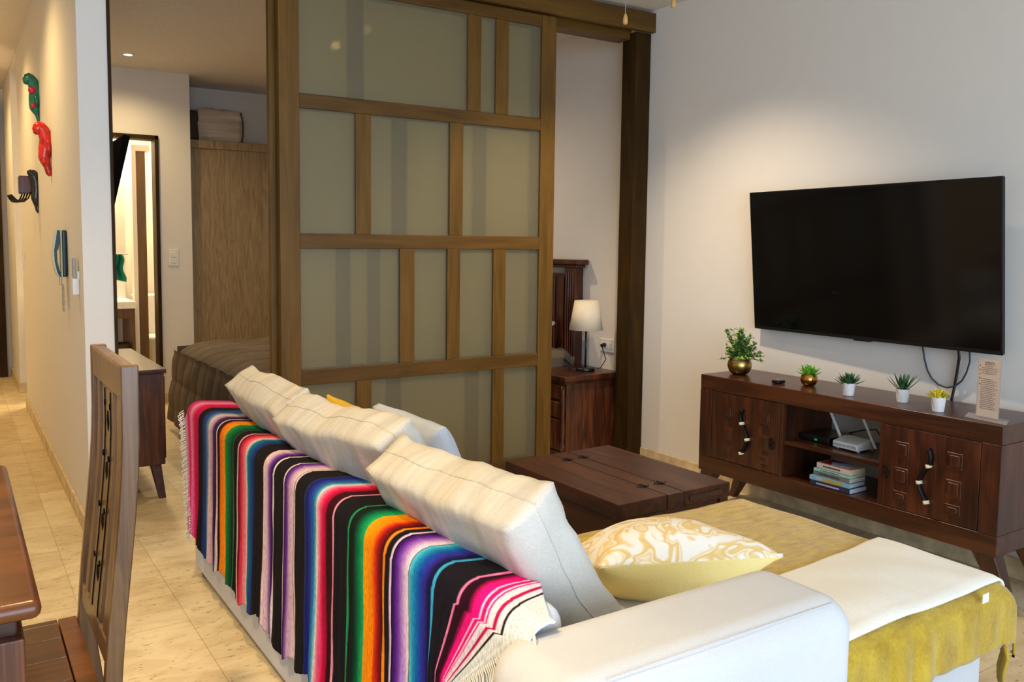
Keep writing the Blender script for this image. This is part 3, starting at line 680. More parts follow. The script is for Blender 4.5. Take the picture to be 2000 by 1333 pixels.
def rbowl(x, y, rr, h, mat, root):
    prof = [(.001, 0), (rr*.55, 0)]+[(rr*(.55+.45*math.sin(math.pi*(.08+.80*t))) if t < .5 else rr*(.62+.38*math.sin(math.pi*(.08+.80*t))), h*t) for t in [i/14 for i in range(1, 15)]]
    prof += [(prof[-1][0]-.004, h), (prof[-1][0]-.006, h*.85)]
    MB().lathe((x, y, TZ), prof, 36, False).build('pot', mat, root, smooth=True)
    MB().lathe((x, y, TZ+h*.86), [(.001, 0), (prof[-1][0], 0)], 20, False).build('soil', 'soil', root)
# leafy plant
x, y = 3.206, 2.665
r = thing('potted_plant', (x, y, TZ), 'bushy leafy plant in a round brushed brass pot at the far end of the console', 'potted plant')
rbowl(x, y, .056, .082, 'brass', r)
rn = random.Random(3); mb = MB(); st = MB()
for i in range(60):
    a = rn.random()*6.283; el = rn.uniform(.10, 1.5); l = rn.uniform(.08, .155) if el > .8 else rn.uniform(.07, .115)
    d = Vector((math.cos(a)*math.cos(el)*.9, math.sin(a)*math.cos(el)*.9, math.sin(el)*1.0)); p0 = Vector((x, y, TZ+.075)); P = []
    for j in range(6):
        t = j/5; P.append(p0+d*l*t+Vector((0, 0, -.03*t*t*(1-math.sin(el)))))
    st.tube(P, .0012, 4)
    for j in range(1, 6):
        for k in range(4):
            b = rn.random()*6.283; e2 = rn.uniform(-.2, 1.1); dd = Vector((math.cos(b)*math.cos(e2), math.sin(b)*math.cos(e2), math.sin(e2)))
            s_ = dd.cross(Vector((0, 0, 1)));  s_ = s_.normalized() if s_.length > .01 else Vector((1, 0, 0))
            L_, W_ = rn.uniform(.015, .024), rn.uniform(.006, .0095); q = P[j]; n_ = dd.cross(s_)*.0015; mb.cur = rn.choice((0, 0, 1, 2))
            mb.add([q, q+dd*L_*.5+s_*W_+n_, q+dd*L_, q+dd*L_*.5-s_*W_+n_, q+dd*L_*.5-n_], [(0, 1, 4), (1, 2, 4), (2, 3, 4), (3, 0, 4), (0, 3, 2, 1)])
M['leaf2'] = plain('light_leaf', (140, 160, 72), .5, noise_amt=.2); M['leaf3'] = plain('dark_leaf', (48, 86, 44), .5, noise_amt=.2)
mb.build('foliage', ['leaf', 'leaf2', 'leaf3'], r); st.build('stems', 'leaf3', r)
# gold pot succulent
x, y = 3.209, 2.290
r = thing('potted_succulent', (x, y, TZ), 'bright green succulent in a small shiny gold pot', 'succulent', None)
rbowl(x, y, .036, .052, 'gold', r); mb = MB(); leaves(mb, (x, y, TZ+.046), 26, .055, .0085, 5, 82, 4, .2); mb.build('leaves', 'leafb', r)
# three white pots
for i, (x, y, lab, mt, args, h) in enumerate((
        (3.133, 2.050, 'dark green rosette succulent in a white pot, leftmost of the three white pots', 'leafd', (44, .052, .006, 5, 85, 5, .3), .052),
        (3.184, 1.854, 'spiky aloe-like succulent in a white pot, middle of the three white pots', 'leafd', (24, .080, .005, 35, 86, 6, .1), .052),
        (3.120, 1.680, 'yellow succulent in a white pot, rightmost of the three white pots', 'leafy', (56, .038, .006, 0, 80, 8, .3), .055))):
    r = thing('potted_succulent', (x, y, TZ), lab, 'succulent', 'succulents in white pots on the console')
    pot(x, y, .0195, .0255, h, 'white', r); mb = MB(); leaves(mb, (x, y, TZ+h-.006), *args); mb.build('leaves', mt, r)
# small gadget
r = thing('travel_adapter', (3.14, 2.395, TZ), 'small black and silver gadget lying on the console near the brass pot', 'gadget')
box(3.115, 3.165, 2.375, 2.412, TZ, TZ+.014).build('body', 'black', r, bevel=.004); box(3.125, 3.150, 2.380, 2.407, TZ+.014, TZ+.016).build('silver_face', 'alu', r)
# acrylic card stand
r = thing('sign_holder', (3.12, 1.51, TZ), 'printed info card in a clear acrylic stand at the near end of the console', 'sign')
a = R(20)
def cd(u, d, z): # u along card, d normal
    return Vector((3.125+math.sin(-a)*u*-1*.45+d*math.cos(a), 1.512+u*math.cos(a)*1.0+d*math.sin(a)*1.0, z))
def cbox(u0, u1, d0, d1, z0, z1):
    m = box(u0, u1, d0, d1, z0, z1); m.v = [cd(v.x, v.y, v.z+0.0) for v in m.v]; m.f = [f[::-1] for f in m.f]; return m
cbox(-.045, .045, .004, .0055, TZ+.004, TZ+.215).build('acrylic_panel', 'acrylic', r)
M['card'] = plain('printed_card', (205, 184, 166), .6); M['ink'] = plain('brown_ink', (132, 108, 96), .7)
cbox(-.042, .042, .002, .0038, TZ+.006, TZ+.213).build('card', 'card', r)
cbox(-.080, .080, -.045, .050, TZ, TZ+.003).build('acrylic_foot', 'acrylic', r)
mb = MB(); rn = random.Random(5)
for i in range(26):
    z = TZ+.200-i*.0066
    if 6 < i < 9: continue
    u = .030 if i > 2 else .018
    while u > -.034+rn.random()*.02:
        w_ = rn.uniform(.003, .009); q = cbox(u-w_, u, .0014, .0021, z, z+(.0022 if i > 1 else .0035)); mb.add(q.v, q.f); u -= w_+.002
for z in (.185, .17, .155, .14, .12): q = cbox(.034, .038, .0014, .0021, TZ+z, TZ+z+.006); mb.add(q.v, q.f)
mb.build('printed_text', 'ink', r)
# router
r = thing('wifi_router', (3.19, 2.05, .42), 'white wifi router with two antennas on the console shelf', 'router')
def rt(m):  # slight rotation
    return m.rot((3.13, 2.05, .43), R(-3))
rt(MB().prism([(3.13, .426), (3.13, .452), (3.20, .466), (3.245, .462), (3.245, .428)], 'y', 1.995, 2.112)).build('body', 'plastic', r, bevel=.003)
for yy in (2.005, 2.10):
    for xx in (3.145, 3.23): rt(box(xx, xx+.008, yy-.004, yy+.004, .42, .427)).build('foot', 'plastic', r)
mb = MB(); rn = random.Random(2)
for j in range(2):
    y = 2.106-j*0
for i in range(22): mb.box(3.1285, 3.1296, 2.104-i*.0048, 2.1065-i*.0048-rn.random()*.001, .432+rn.random()*.003, .443+rn.random()*.003)
rt(mb).build('vent_pattern', 'greyp', r)
for (y0, z0, y1, z1) in ((2.120, .44, 2.170, .555), (1.968, .435, 2.022, .556)):
    MB().hexa([(3.205, y0-.006, z0), (3.213, y0-.006, z0), (3.213, y0+.006, z0), (3.205, y0+.006, z0)], [(3.193, y1-.006, z1), (3.201, y1-.006, z1), (3.201, y1+.006, z1), (3.193, y1+.006, z1)]).build('antenna', 'plastic', r, bevel=.002)
r = thing('set_top_box', (3.22, 2.23, .42), 'flat black set-top box left of the white router', 'set-top box')
box(3.155, 3.33, 2.145, 2.285, .421, .449).build('body', 'black', r, bevel=.004)
box(3.1535, 3.156, 2.20, 2.212, .428, .436).build('green_led', plain('green_led', (20, 160, 90), .4, emis=(10, 120, 60), es=.6), r)
tag(MB().tube([(3.30, 2.15, .455), (3.33, 2.10, .475), (3.34, 2.05, .485), (3.33, 2.02, .46), (3.34, 1.98, .50), (3.36, 1.95, .54), (3.37, 1.94, .58)], .003, 6).build('cable', 'black', smooth=True), 'black cables coiled behind the white router', 'cable')
# books
bk = [((40, 44, 70), .253+.010, .021, 3.062, 1.980, .118, 2.160, 'navy paperback at the bottom of the book stack', (200, 200, 214)),
      ((120, 170, 200), 0, .018, 3.068, 1.985, .112, 2.163, 'blue and yellow book, second from the bottom of the stack', (196, 200, 196)),
      ((112, 112, 104), 0, .019, 3.072, 1.990, .110, 2.155, 'grey book in the middle of the stack', (200, 200, 180)),
      ((140, 196, 184), 0, .011, 3.076, 1.988, .108, 2.152, 'mint green thin book, second from the top of the stack', (210, 200, 160)),
      ((228, 198, 184), 0, .022, 3.080, 1.992, .100, 2.148, 'pale pink spined book with a red and blue cover, topmost of the stack', (214, 198, 150))]
z = .2625
for i, (c, _, t, x0, y0, dp, y1, lab, pg) in enumerate(bk):
    r = thing('book', (x0+dp/2, (y0+y1)/2, z), lab, 'book', 'stack of books in the console')
    an = R([0, 2, -1, 1.5, -2][i]); cc = (x0, y0, z)
    cm = plain('cover_%d' % i, c, .45); pm = plain('pages_%d' % i, pg, .8)
    m = box(x0, x0+dp, y0, y1, z+.0002, z+.0015); m.box(x0, x0+dp, y0, y1, z+t-.0015, z+t); m.box(x0, x0+.0018, y0, y1, z+.001, z+t-.001); m.rot(cc, an).build('cover', cm, r)
    box(x0+.002, x0+dp-.003, y0+.001, y1-.002, z+.0016, z+t-.0016).rot(cc, an).build('pages', pm, r)
    m = MB(); rn = random.Random(i); y = y1-.03
    while y > y0+.05:
        w_ = rn.uniform(.002, .006); m.box(x0-.0006, x0+.0004, y-w_, y, z+t*.35, z+t*.65); y -= w_+.0015
    m.rot(cc, an).build('spine_lettering', plain('ink_%d' % i, (40, 34, 40) if i > 1 else (190, 180, 190), .6), r)
    if i == 1: box(x0-.0007, x0+.0005, y0+.03, y0+.12, z+.002, z+t-.002).rot(cc, an).build('yellow_band', plain('yellow_band', (170, 150, 70), .5), r)
    if i == 4:
        m = MB(); m.box(x0+.01, x0+.09, y0+.06, y0+.15, z+t, z+t+.0005); m.rot(cc, an).build('cover_art', plain('cover_art', (150, 40, 50), .4), r)
        m = MB(); m.box(x0+.02, x0+.075, y0+.04, y0+.11, z+t+.0005, z+t+.001); m.rot((x0+.05, y0+.08, z), R(30)).build('cover_title', plain('cover_title', (196, 200, 216), .4), r)
    z += t+.0006

# ================================================================= TRUNK TABLE
r = thing('trunk_coffee_table', (2.08, 2.30, 0), 'low square dark wood trunk coffee table with two hinged lids', 'coffee table')
TX0, TX1, TY0, TY1, TT_ = 1.815, 2.345, 1.972, 2.612, .42
mb = box(TX0+.012, TX1-.012, TY0+.012, TY1-.012, .02, .365); mb.build('body', 'trunk', r, bevel=.003)
for x in (TX0, TX1-.05):
    for y in (TY0, TY1-.05): box(x+.004, x+.046, y+.004, y+.046, 0, .37).build('corner_post', 'trunk', r, bevel=.003)
mb = box(TX0, 2.036, TY0, TY1, .368, TT_); mb.build('lid', 'trunk', r, bevel=.004)
mb = box(2.118, TX1, TY0, TY1, .368, TT_); mb.build('lid', 'trunk', r, bevel=.004)
box(2.038, 2.116, TY0, TY1, .368, TT_-.0005).build('centre_strip', 'trunk', r, bevel=.002)
for y in (2.09, 2.505):
    for x in (2.037, 2.117):
        m = MB(); m.box(x-.016, x+.016, y-.012, y+.012, TT_, TT_+.0018); m.prism([(x-.030, y), (x-.016, y-.006), (x-.016, y+.006)], 'z', TT_, TT_+.0016); m.prism([(x+.030, y), (x+.016, y+.006), (x+.016, y-.006)], 'z', TT_, TT_+.0016)
        m.tube([(x, y-.015, TT_+.002), (x, y+.015, TT_+.002)], .003, 8); m.build('hinge', 'blackm', r)
box(2.14, 2.30, TY0-.003, TY0+.002, .385, .402).build('finger_groove', 'dark', r)

# ================================================================= SOFA
SX0 = .755
r = sofa = thing('sofa', (1.3, 2.0, 0), 'light grey fabric corner sofa with chaise in the foreground', 'sofa')
mb = box(.80, 1.50, 1.0, 3.155, .035, .30); mb.box(1.2, 2.06, .975, 1.78, .035, .30); mb.build('base', 'sofa', sofa, bevel=.015, seg=3)
for x, y in ((.80, 3.10), (.80, .90), (1.42, 3.10), (2.0, 1.02), (2.0, 1.72), (1.3, .9)): box(x-.025, x+.025, y-.025, y+.025, 0, .037).build('foot', 'black', sofa)
box(SX0, .865, 1.05, 3.165, .013, .652).build('backrest', 'sofa', sofa, bevel=.035, seg=5)
def armfn():
    return cushion((1.035, .945, .335), [(1, 0, 0), (0, 0, 1), (0, 1, 0)], (.315, .305, .11), e=1, n=30, amp=.0015, nf=3)
m = box(.690, 1.352, .835, 1.058, .013, .640); m.build('armrest', 'sofa', sofa, bevel=.06, seg=8)
m = MB(); m.tube([(.78, .862, .634), (1.0, .861, .6345), (1.30, .862, .632), (1.335, .885, .61), (1.346, .90, .56), (1.3525, .90, .1)], .0009, 6); m.build('seam', 'sofa', sofa, smooth=True)
box(.87, 1.20, 2.95, 3.165, .03, .60).build('armrest', 'sofa', sofa, bevel=.05, seg=5)
for a, b in ((1.79, 2.36), (2.365, 2.945)):
    cushion((1.185, (a+b)/2, .365), [(1, 0, 0), (0, 1, 0), (0, 0, 1)], (.315, (b-a)/2, .075), e=.8, amp=.003).build('seat_cushion', 'sofa', sofa, smooth=True)
cushion((1.60, 1.38, .362), [(1, 0, 0), (0, 1, 0), (0, 0, 1)], (.525, .395, .078), e=.85, n=30, amp=.003).build('chaise_cushion', 'sofa', sofa, smooth=True)
box(.748, .757, 3.02, 3.024, .05, .60).build('seam', 'sofa', sofa)

# back cushions
def bcush(y0, y1, lab, seed, dz=0, tw=0, tz=0, dx=0, e=.80):
    L = Vector((tw, 1, tz)).normalized(); Hh = Vector((-.54, 0, .84)); T = Vector((.86, 0, .50)).normalized()
    Hh = (Hh-L*Hh.dot(L)).normalized(); T = L.cross(Hh).normalized(); 
    if T.x < 0: T = -T
    c = Vector((.795+dx, (y0+y1)/2, .745+dz))+T*.072+Vector((.54, 0, -.84))*.175
    half = ((y1-y0)/2, .185, .074)
    m = cushion(c, [L, Hh, T], half, e=e, pw=2.2, pinch=.035, n=26, amp=.012, nf=7, seed=seed)
    o = m.build('back_cushion', 'linen', smooth=True); tag(o, lab, 'cushion', 'big beige back cushions along the sofa')
    # piping seam around the gusset centre
    pts = []
    for i in range(41):
        t = i/40*2-1; pts.append(m.P(t, 1, .0))
    pts2 = [m.P(1, 1-i/20*2, 0) for i in range(21)]; pts3 = [m.P(-1, 1-i/20*2, 0) for i in range(21)]
    sm = MB()
    for pp in (pts, pts2, pts3): sm.tube(pp, .0022, 6)
    s_ = sm.build('piping', 'linen', o, smooth=True)
    for k in (-1, 1):
        m.P(1, 1, k)
    return o
bcush(2.325, 2.875, 'beige back cushion at the far end of the sofa, by the bed', 1, .0, .0, .0, .0)
bcush(1.735, 2.325, 'beige middle back cushion of the sofa', 5, .0, -.10, -.05, .012)
bcush(1.155, 1.705, 'beige back cushion nearest the armrest, largest in view', 9, -.008, -.03, -.03, .0)
tag(cushion((1.07, 2.37, .645), [(0, 1, 0), (-.35, 0, 1), (1, 0, .35)], (.12, .13, .045), e=.1, pinch=.06, amp=.004).build('throw_pillow', 'yellow2', smooth=True), 'yellow throw pillow corner peeking over the far back cushions', 'pillow')
tag(cushion((1.14, 2.04, .622), [(0, 1, 0), (-.4, 0, 1), (1, 0, .4)], (.20, .165, .06), e=.2, pinch=.05, amp=.005).build('throw_pillow', 'pillowcase', smooth=True), 'pale grey throw pillow behind the middle back cushion', 'pillow')
# damask pillow
def pil():
    a0 = Vector((1, -.34, -.03)).normalized(); a1 = Vector((.30, .9, -.36)).normalized(); a1 = (a1-a0*a0.dot(a1)).normalized(); ax = [a0, a1, a0.cross(a1)]
    m = cushion((1.43, 1.405, .500), ax, (.220, .175, .100), e=.04, pw=2.2, pinch=.10, n=30, amp=.006, nf=9, seed=3, p2=.6)
    c = Vector((1.43, 1.405, .500)); nz = ax[2]
    for i, f in enumerate(m.f):
        ce = sum((m.v[j] for j in f), Vector())/len(f); m.mi[i] = 0 if (ce-c).dot(nz) > -.001 else 1
    return m
tag(pil().build('throw_pillow', ['damask', 'yellowf'], smooth=True), 'throw pillow with gold damask top and pale yellow underside on the chaise', 'pillow')

# mustard throw over the chaise
def drape(u, v, x0, x1, y0, y1, top, hx, hy, amp, seed, puff=.012):
    X = x0+u*(x1+hx-x0); Y = (y0-hy)+v*(y1+hy-y0)
    ex = max(0, X-x1); ey = max(0, y0-Y); r0 = .045
    def fold(d):
        if d <= 0: return 0, 0
        a = min(d/r0, math.pi/2); o = r0*math.sin(a); dn = r0*(1-math.cos(a))
        if d > r0*math.pi/2: dn += d-r0*math.pi/2
        return o, dn
    ox, dx = fold(ex); oy, dy = fold(ey)
    x = min(X, x1)+ox; y = max(Y, y0)-oy; z = top-math.hypot(dx, dy) if (dx and dy) else top-dx-dy
    cu, cv = (min(X, x1)-(x0+x1)/2)/((x1-x0)/2), (max(Y, y0)-(y0+y1)/2)/((y1-y0)/2)
    z += puff*(1-min(1, cu*cu))*(1-min(1, cv*cv))
    n = noise.noise(Vector((x*5+seed, y*5, z*2)))*amp+noise.noise(Vector((x*14+seed, y*9, 0)))*amp*.4
    if dy > .01: y -= abs(noise.noise(Vector((x*11+seed, 0, 1))))*.02*min(1, dy/.1)
    if dx > .01: x += abs(noise.noise(Vector((y*11+seed, 0, 1))))*.02*min(1, dx/.1)
    return Vector((x, y, z+n))
m = MB(); m.grid(lambda u, v: drape(u, v, 1.40, 2.115, 1.005, 1.74, .452, .16, .165, .006, 2), 90, 80)
o = m.build('throw_blanket', 'mustard', smooth=True, thick=.006); tag(o, 'mustard chenille throw spread over the sofa chaise', 'blanket')
ts = MB(); rn = random.Random(4)
for i in range(7):
    y = .945+.012*i*.4; x = 2.10+.006*i; z = .315
    ts.tube([(x, y, z), (x+.004, y-.004, z-.03), (x-.004+rn.random()*.01, y, z-.065), (x+.002, y+.002, z-.10-rn.random()*.02)], [.005, .004, .004, .002], 6)
ts.build('tassel', 'mustard', o, smooth=True)
m = MB(); m.grid(lambda u, v: drape(u, v, 1.40, 2.105, 1.005, 1.25, .462, .10, .030, .008, 7), 80, 44)
# slanted far edge: shear far border
for v in m.v:
    t = (v.y-.96)/.40; v.y += max(0, t)*((v.x-1.75)*.10); v.z += .006
o = m.build('throw_blanket', 'cream', smooth=True, thick=.006); tag(o, 'cream white blanket laid over the near half of the mustard throw', 'blanket')
fr = MB(); rn = random.Random(8)
for i in range(46):
    y = .985+i*.0085; x = 2.163+.006*math.sin(i*.8); z = .385+.006*math.sin(i*1.3)
    fr.tube([(x-.004, y, z+.008), (x+.002, y+rn.uniform(-.003, .003), z-.012), (x-.002, y+rn.uniform(-.005, .005), z-.028)], .0018, 5)
fr.build('fringe', 'fringe', o)
box(1.995, 2.022, .951, .9515, .440, .462).build('care_label', 'white', o)

# ================================================================= SERAPE
STRIPES = [(3.2890,225,220,222),(3.2510,200,20,80),(3.2010,235,190,200),(3.1520,200,30,100),(3.1040,235,150,170),(3.0470,210,10,90),(3.0020,190,20,60),(3.0000,28,22,26),(2.9500,28,22,26),(2.9460,30,50,100),(2.9060,40,75,140),(2.8680,130,160,190),(2.8540,230,200,200),(2.8180,190,150,170),(2.7950,70,40,110),(2.7680,40,20,50),(2.7620,215,195,195),(2.7540,215,195,195),(2.7520,30,22,26),(2.7280,60,15,20),(2.7220,180,50,20),(2.7150,240,120,20),(2.6640,245,150,30),(2.6560,60,150,60),(2.6420,20,130,70),(2.5850,10,70,40),(2.5730,28,24,26),(2.5710,40,120,60),(2.5680,40,120,60),(2.5660,28,22,26),(2.5230,28,22,26),(2.5200,235,175,175),(2.5130,235,175,175),(2.5100,90,15,30),(2.4860,210,40,70),(2.4460,240,130,140),(2.4310,245,190,190),(2.4280,150,200,200),(2.4160,20,120,140),(2.3850,30,70,140),(2.3560,30,40,90),(2.3520,28,24,28),(2.2750,28,24,28),(2.2710,240,205,205),(2.2440,215,180,200),(2.2170,100,50,150),(2.1940,40,10,60),(2.1890,235,220,220),(2.1820,235,220,220),(2.1810,28,24,26),(2.1060,28,24,26),(2.1040,230,215,215),(2.0990,230,215,215),(2.0950,60,20,90),(2.0800,100,50,140),(2.0560,200,160,200),(2.0260,235,200,200),(2.0230,30,24,28),(2.0210,230,215,215),(2.0160,230,215,215),(2.0140,28,24,28),(1.9500,28,24,28),(1.9470,40,80,120),(1.9430,30,30,90),(1.9340,30,30,120),(1.9140,35,55,150),(1.8880,40,110,170),(1.8710,120,190,210),(1.8680,240,220,220),(1.8510,240,120,150),(1.8290,220,20,80),(1.8070,150,10,40),(1.8030,60,10,25),(1.7700,50,10,25),(1.7670,235,150,170),(1.7600,235,150,170),(1.7590,26,22,28),(1.6830,26,22,28),(1.6810,30,150,90),(1.6750,30,150,90),(1.6730,26,22,26),(1.6510,20,30,28),(1.6430,5,60,40),(1.6190,10,130,80),(1.5980,30,170,100),(1.5950,250,160,10),(1.5540,245,130,10),(1.5420,220,60,20),(1.5280,150,20,20),(1.5080,70,10,20),(1.5050,60,10,20),(1.5030,245,140,20),(1.4940,245,140,20),(1.4920,26,22,28),(1.4730,26,22,28),(1.4700,225,195,230),(1.4630,225,195,230),(1.4620,26,22,28),(1.4580,40,12,70),(1.4410,100,40,160),(1.4190,170,120,205),(1.4010,225,200,230),(1.3910,235,215,230),(1.3890,30,24,40),(1.3870,90,200,220),(1.3710,30,140,190),(1.3480,20,80,175),(1.3260,50,40,150),(1.3090,20,20,60),(1.3010,20,20,60),(1.2990,60,165,215),(1.2910,60,165,215),(1.2890,26,22,32),(1.2290,26,22,32),(1.2160,26,22,32),(1.2150,240,130,180),(1.2080,240,130,180),(1.2060,50,10,30),(1.1790,40,10,28),(1.1720,140,10,60),(1.1610,235,20,130),(1.1430,250,20,140),(1.1410,250,200,225),(1.1370,250,200,225),(1.1350,240,20,130),(1.1260,240,20,130),(1.1250,250,220,235),(1.1210,250,220,235),(1.1200,240,40,140),(1.1170,240,40,140),(1.1150,245,230,240),(1.1000,245,230,240),(1.0980,200,20,90),(1.0910,200,20,90),(1.0890,245,232,240),(1.0760,245,232,240),(1.0740,28,24,30),(1.0700,28,24,30),(1.0680,235,238,242),(1.0470,235,238,242)]

STRIPES.reverse()
SY = [s[0] for s in STRIPES]
import bisect
def stripe(y):
    i = bisect.bisect_left(SY, y)
    if i <= 0: c = STRIPES[0][1:]
    elif i >= len(SY): c = STRIPES[-1][1:]
    else:
        a, b = STRIPES[i-1], STRIPES[i]; t = (y-a[0])/max(1e-6, b[0]-a[0]); c = [a[k]*(1-t)+b[k]*t for k in (1, 2, 3)]
    return s2l([v/255 for v in c])
Y0, Y1, NU, NVv = 1.005, 3.215, 980, 124
def serape():
    vs = []; cols = []
    prof_len = [0, .46, .56, .66]
    for j in range(NVv+1):
        for i in range(NU+1):
            y = Y0+(Y1-Y0)*i/NU; t = j/NVv*.64
            zb = .150+.012*math.sin(y*17)+.009*math.sin(y*47)
            if y > 3.03: zb += (y-3.03)*.35
            if y < 1.32: zb += 0
            flat = .618-zb; rr = .040
            if t < .455:                                  # hanging part
                f = t/.455; z = zb+f*flat; x = .744
                w_ = (1-f)*1.0+.25
                x -= .009*w_*abs(noise.noise(Vector((y*26, z*2.2, 0))))+.004*w_*(noise.noise(Vector((y*70, z*5, 3)))+.5)
                ys = y+.006*noise.noise(Vector((y*9, z*6, 5)))*w_
                x -= .012*(1-f)**2*abs(math.sin(y*31+2*noise.noise(Vector((y*4, 0, 0)))))
                if y < 1.32: hem = 1.005+min(.20, max(0, .640-z)*1.15); ys = 1.32-(1.32-ys)*(1.32-hem)/.315
                if y > 3.05: ys -= (y-3.05)*.95*(1-f)**.8; x -= (y-3.05)*.10*(1-f)
            else:
                a = min((t-.455)/(rr*1.5708), 1)*math.pi/2; z = .618+rr*math.sin(a); x = .744+rr*(1-math.cos(a)); ys = y
                ex = t-.455-rr*1.5708
                if ex > 0: ex *= min(1, .12+max(0, y-1.02)/.20); x += ex; z += .002-ex*.10
                z += .003*noise.noise(Vector((y*20, x*8, 0)))
            if y > 3.165: z -= (y-3.165)*.9 if z > .4 else 0
            vs.append(Vector((x, ys, z))); 
            yy = y+.004*noise.noise(Vector((y*7, t*9, 1)))
            if t > .47 and y < 1.20: yy -= (t-.47)*.22      # chevron turn at the ridge
            if t < .10 and y < 1.30: yy += 0
            cols.append(stripe(yy))
    me = bpy.data.meshes.new('serape_blanket'); o = bpy.data.objects.new('serape_blanket', me); COL.objects.link(o)
    c0 = Vector((.76, 2.1, .14)); o.location = c0; W = NU+1
    fs = [(j*W+i, j*W+i+1, (j+1)*W+i+1, (j+1)*W+i) for j in range(NVv) for i in range(NU)]
    me.from_pydata([tuple(v-c0) for v in vs], [], fs); me.materials.append(M['serape'])
    ca = me.color_attributes.new('stripe', 'FLOAT_COLOR', 'POINT'); ca.data.foreach_set('color', [x for c in cols for x in c])
    me.polygons.foreach_set('use_smooth', [True]*len(me.polygons))
    md = o.modifiers.new('s', 'SOLIDIFY'); md.thickness = .004; md.offset = 0
    tag(o, 'rainbow striped serape blanket draped over the sofa back', 'blanket')
    return o
so = serape()
fr = MB(); rn = random.Random(9)
for i in range(66):                                        # far end fringe
    z = .62-i*.0066; f = max(0, (z-.2)/.42); y = 3.215-.157*(1-f)**.8+rn.uniform(-.004, .004); x = .738-.016*(1-f)
    L_ = rn.uniform(.02, .05)
    fr.tube([(x, y-.006, z), (x-.012-rn.random()*.01, y+.006, z-L_*.4), (x-.006, y+.010, z-L_), (x-.014*rn.random(), y+.008, z-L_*1.5)], .0018, 4)
fr.build('fringe', 'fringe', so)
fr = MB()
for i in range(46):                                        # near end fringe falling over the armrest
    t = i/45; z = .655-.0*t; x = .86-.13*t; 
    x0, y0, z0 = (.742+.06*(1-t*2), 1.048, .656) if t < .5 else (.738, 1.048, .65-(t-.5)*.8)
    L_ = rn.uniform(.015, .03)
    z0 = .655-.21*t; y0 = 1.007+min(.20, max(0, .640-z0)*1.15); x0 = .738-.006*t+(.02 if z0 > .64 else 0)
    P_ = [(x0, y0+.006, z0), (x0-.006, y0-L_*.5, z0-.006), (x0-.012, y0-L_, z0-.016)]
    fr.tube(P_, .0012, 4)
fr.build('fringe', 'fringe', so)

# ================================================================= DINING CHAIR
r = thing('dining_chair', (.03, 1.70, 0), 'dark wooden dining chair with carved slatted back, at the table', 'dining chair')
BP = [(.203, .455), (.211, .56), (.226, .69), (.239, .82), (.243, .90), (.244, 1.04)]   # (front x, z) of the back's curve
def bx(z):
    for (xa, za), (xb, zb) in zip(BP, BP[1:]):
        if z <= zb: return xa+(xb-xa)*(z-za)/(zb-za)
    return BP[-1][0]
def curved(y0, y1, z0, z1, d0, d1, n=16):
    m = MB(); P = []
    for i in range(n+1):
        z = z0+(z1-z0)*i/n; x = bx(max(.455, z)) if z >= .455 else .203+(.455-z)*.12
        P.append([(x+d0, y0, z), (x+d1, y0, z), (x+d1, y1, z), (x+d0, y1, z)])
    vs = [q for p in P for q in p]; fs = [(3, 2, 1, 0), tuple(n*4+k for k in range(4))]
    for i in range(n):
        for k in range(4): fs.append((i*4+k, i*4+(k+1) % 4, (i+1)*4+(k+1) % 4, (i+1)*4+k))
    m.add(vs, fs); return m
CY_0, CY_1 = 1.515, 1.885
for y0, y1 in ((CY_0, CY_0+.022), (CY_1-.022, CY_1)): curved(y0, y1, 0, 1.04, 0, .030).build('rear_post', 'chairw', r, bevel=.003)
curved(CY_0+.0222, CY_1-.0222, .978, 1.038, .001, .027, 6).build('top_rail', 'chairw', r, bevel=.004)
curved(CY_0+.02, CY_1-.02, .50, .54, .003, .024, 4).build('lower_rail', 'chairw', r, bevel=.003)
W_ = (CY_1-CY_0-.044)
for a, b in ((.09, .20), (.80, .91)): curved(CY_0+.022+W_*a, CY_0+.022+W_*b, .53, .985, .006, .020).build('slat', 'chairw', r, bevel=.002)
ms = curved(CY_0+.022+W_*.30, CY_0+.022+W_*.70, .53, .985, .006, .020)
sp = ms.build('carved_splat', 'chairw', r, bevel=.002)
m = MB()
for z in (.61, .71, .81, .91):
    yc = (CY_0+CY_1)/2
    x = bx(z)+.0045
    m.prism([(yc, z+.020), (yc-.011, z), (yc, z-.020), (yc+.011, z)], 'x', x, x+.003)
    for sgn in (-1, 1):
        for dz in (-.032, .032): m.prism([(yc+sgn*.030, z+dz+.006), (yc+sgn*.030-.004, z+dz), (yc+sgn*.030, z+dz-.006), (yc+sgn*.030+.004, z+dz)], 'x', x-.001, x+.002)
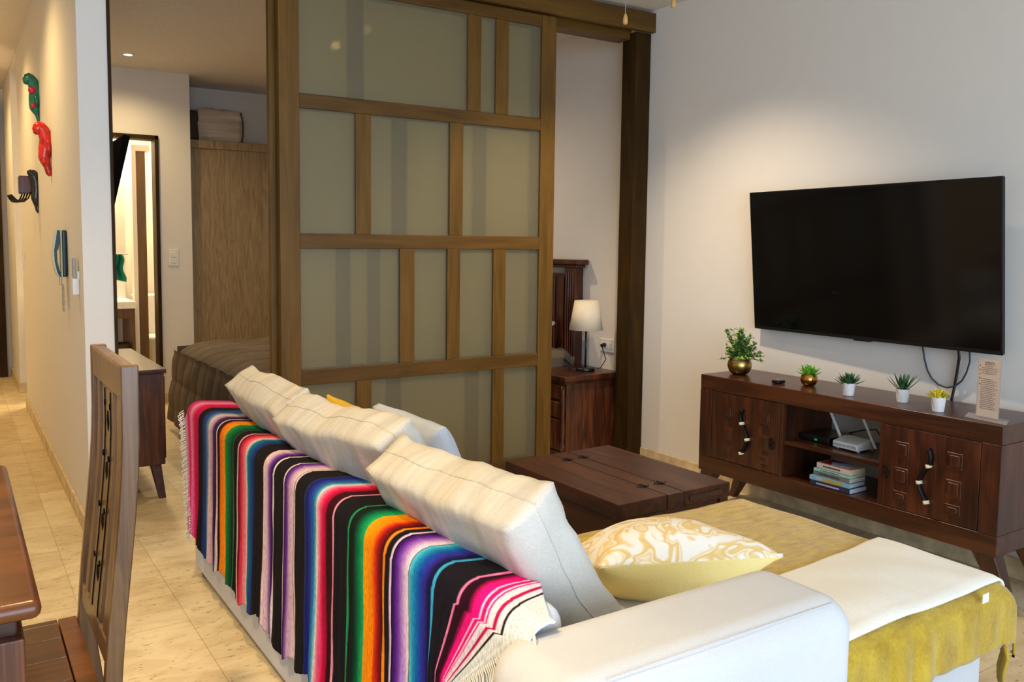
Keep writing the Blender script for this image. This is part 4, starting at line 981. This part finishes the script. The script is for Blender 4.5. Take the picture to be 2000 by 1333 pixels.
m.build('diamond_hole_shade', 'matte', sp)  # raised black diamonds and notches, standing in for shade in the cut holes
for f_ in (.40, .60): curved(CY_0+.022+W_*f_-.002, CY_0+.022+W_*f_+.002, .54, .97, .0045, .0065).build('groove_shade', 'matte', sp)  # thin black strips on the splat, shade of the grooves as colour
# seat of boards
SB = .455
m = MB()
for i in range(4):
    a = CY_0-.03+.035+i*.094; m.box(-.20, .165, a, a+.0925, SB-.022, SB)
m.build('seat_board', 'seatw', r, bevel=.002)
m = box(.167, .203, CY_0-.03, CY_1+.01, SB-.025, SB+.001); m.box(-.235, -.202, CY_0-.03, CY_1+.01, SB-.025, SB+.001); m.box(-.20, .165, CY_0-.03, CY_0+.003, SB-.025, SB+.001); m.box(-.20, .165, CY_1-.013, CY_1+.01, SB-.025, SB+.001)
m.build('seat_frame', 'seatw', r, bevel=.003)
box(-.20, .18, CY_0-.01, CY_1-.01, SB-.085, SB-.026).build('apron', 'chairw', r)
for y in (CY_0-.01, CY_1-.035): box(-.22, -.18, y, y+.04, 0, SB-.024).build('front_leg', 'chairw', r, bevel=.003)
# ================================================================= DINING TABLE
r = thing('dining_table', (-.55, 1.68, 0), 'wooden dining table corner with panelled apron, left edge', 'dining table')
m = box(-1.25, .092, 1.262, 2.11, .725, .752); m.build('top', 'table', r, bevel=.012, seg=4)
box(-1.22, .062, 1.29, 2.08, .695, .726).build('top_moulding', 'dark', r, bevel=.004)
m = box(-1.20, .070, 1.275, 1.300, .615, .697); m.box(-1.20, .070, 2.06, 2.085, .615, .697); m.box(.045, .070, 1.30, 2.06, .615, .697); m.box(-1.20, -1.175, 1.30, 2.06, .615, .697)
m.build('apron', 'knot', r, bevel=.003)
m = box(-.35, .036, 1.270, 1.277, .632, .682); m.build('apron_panel', 'seatw', r, bevel=.004)
box(-.55, -.35, 1.50, 1.86, .08, .70).build('pedestal', 'chairw', r, bevel=.01); box(-.95, -.12, 1.55, 1.81, 0, .08).build('pedestal_foot', 'chairw', r, bevel=.01)
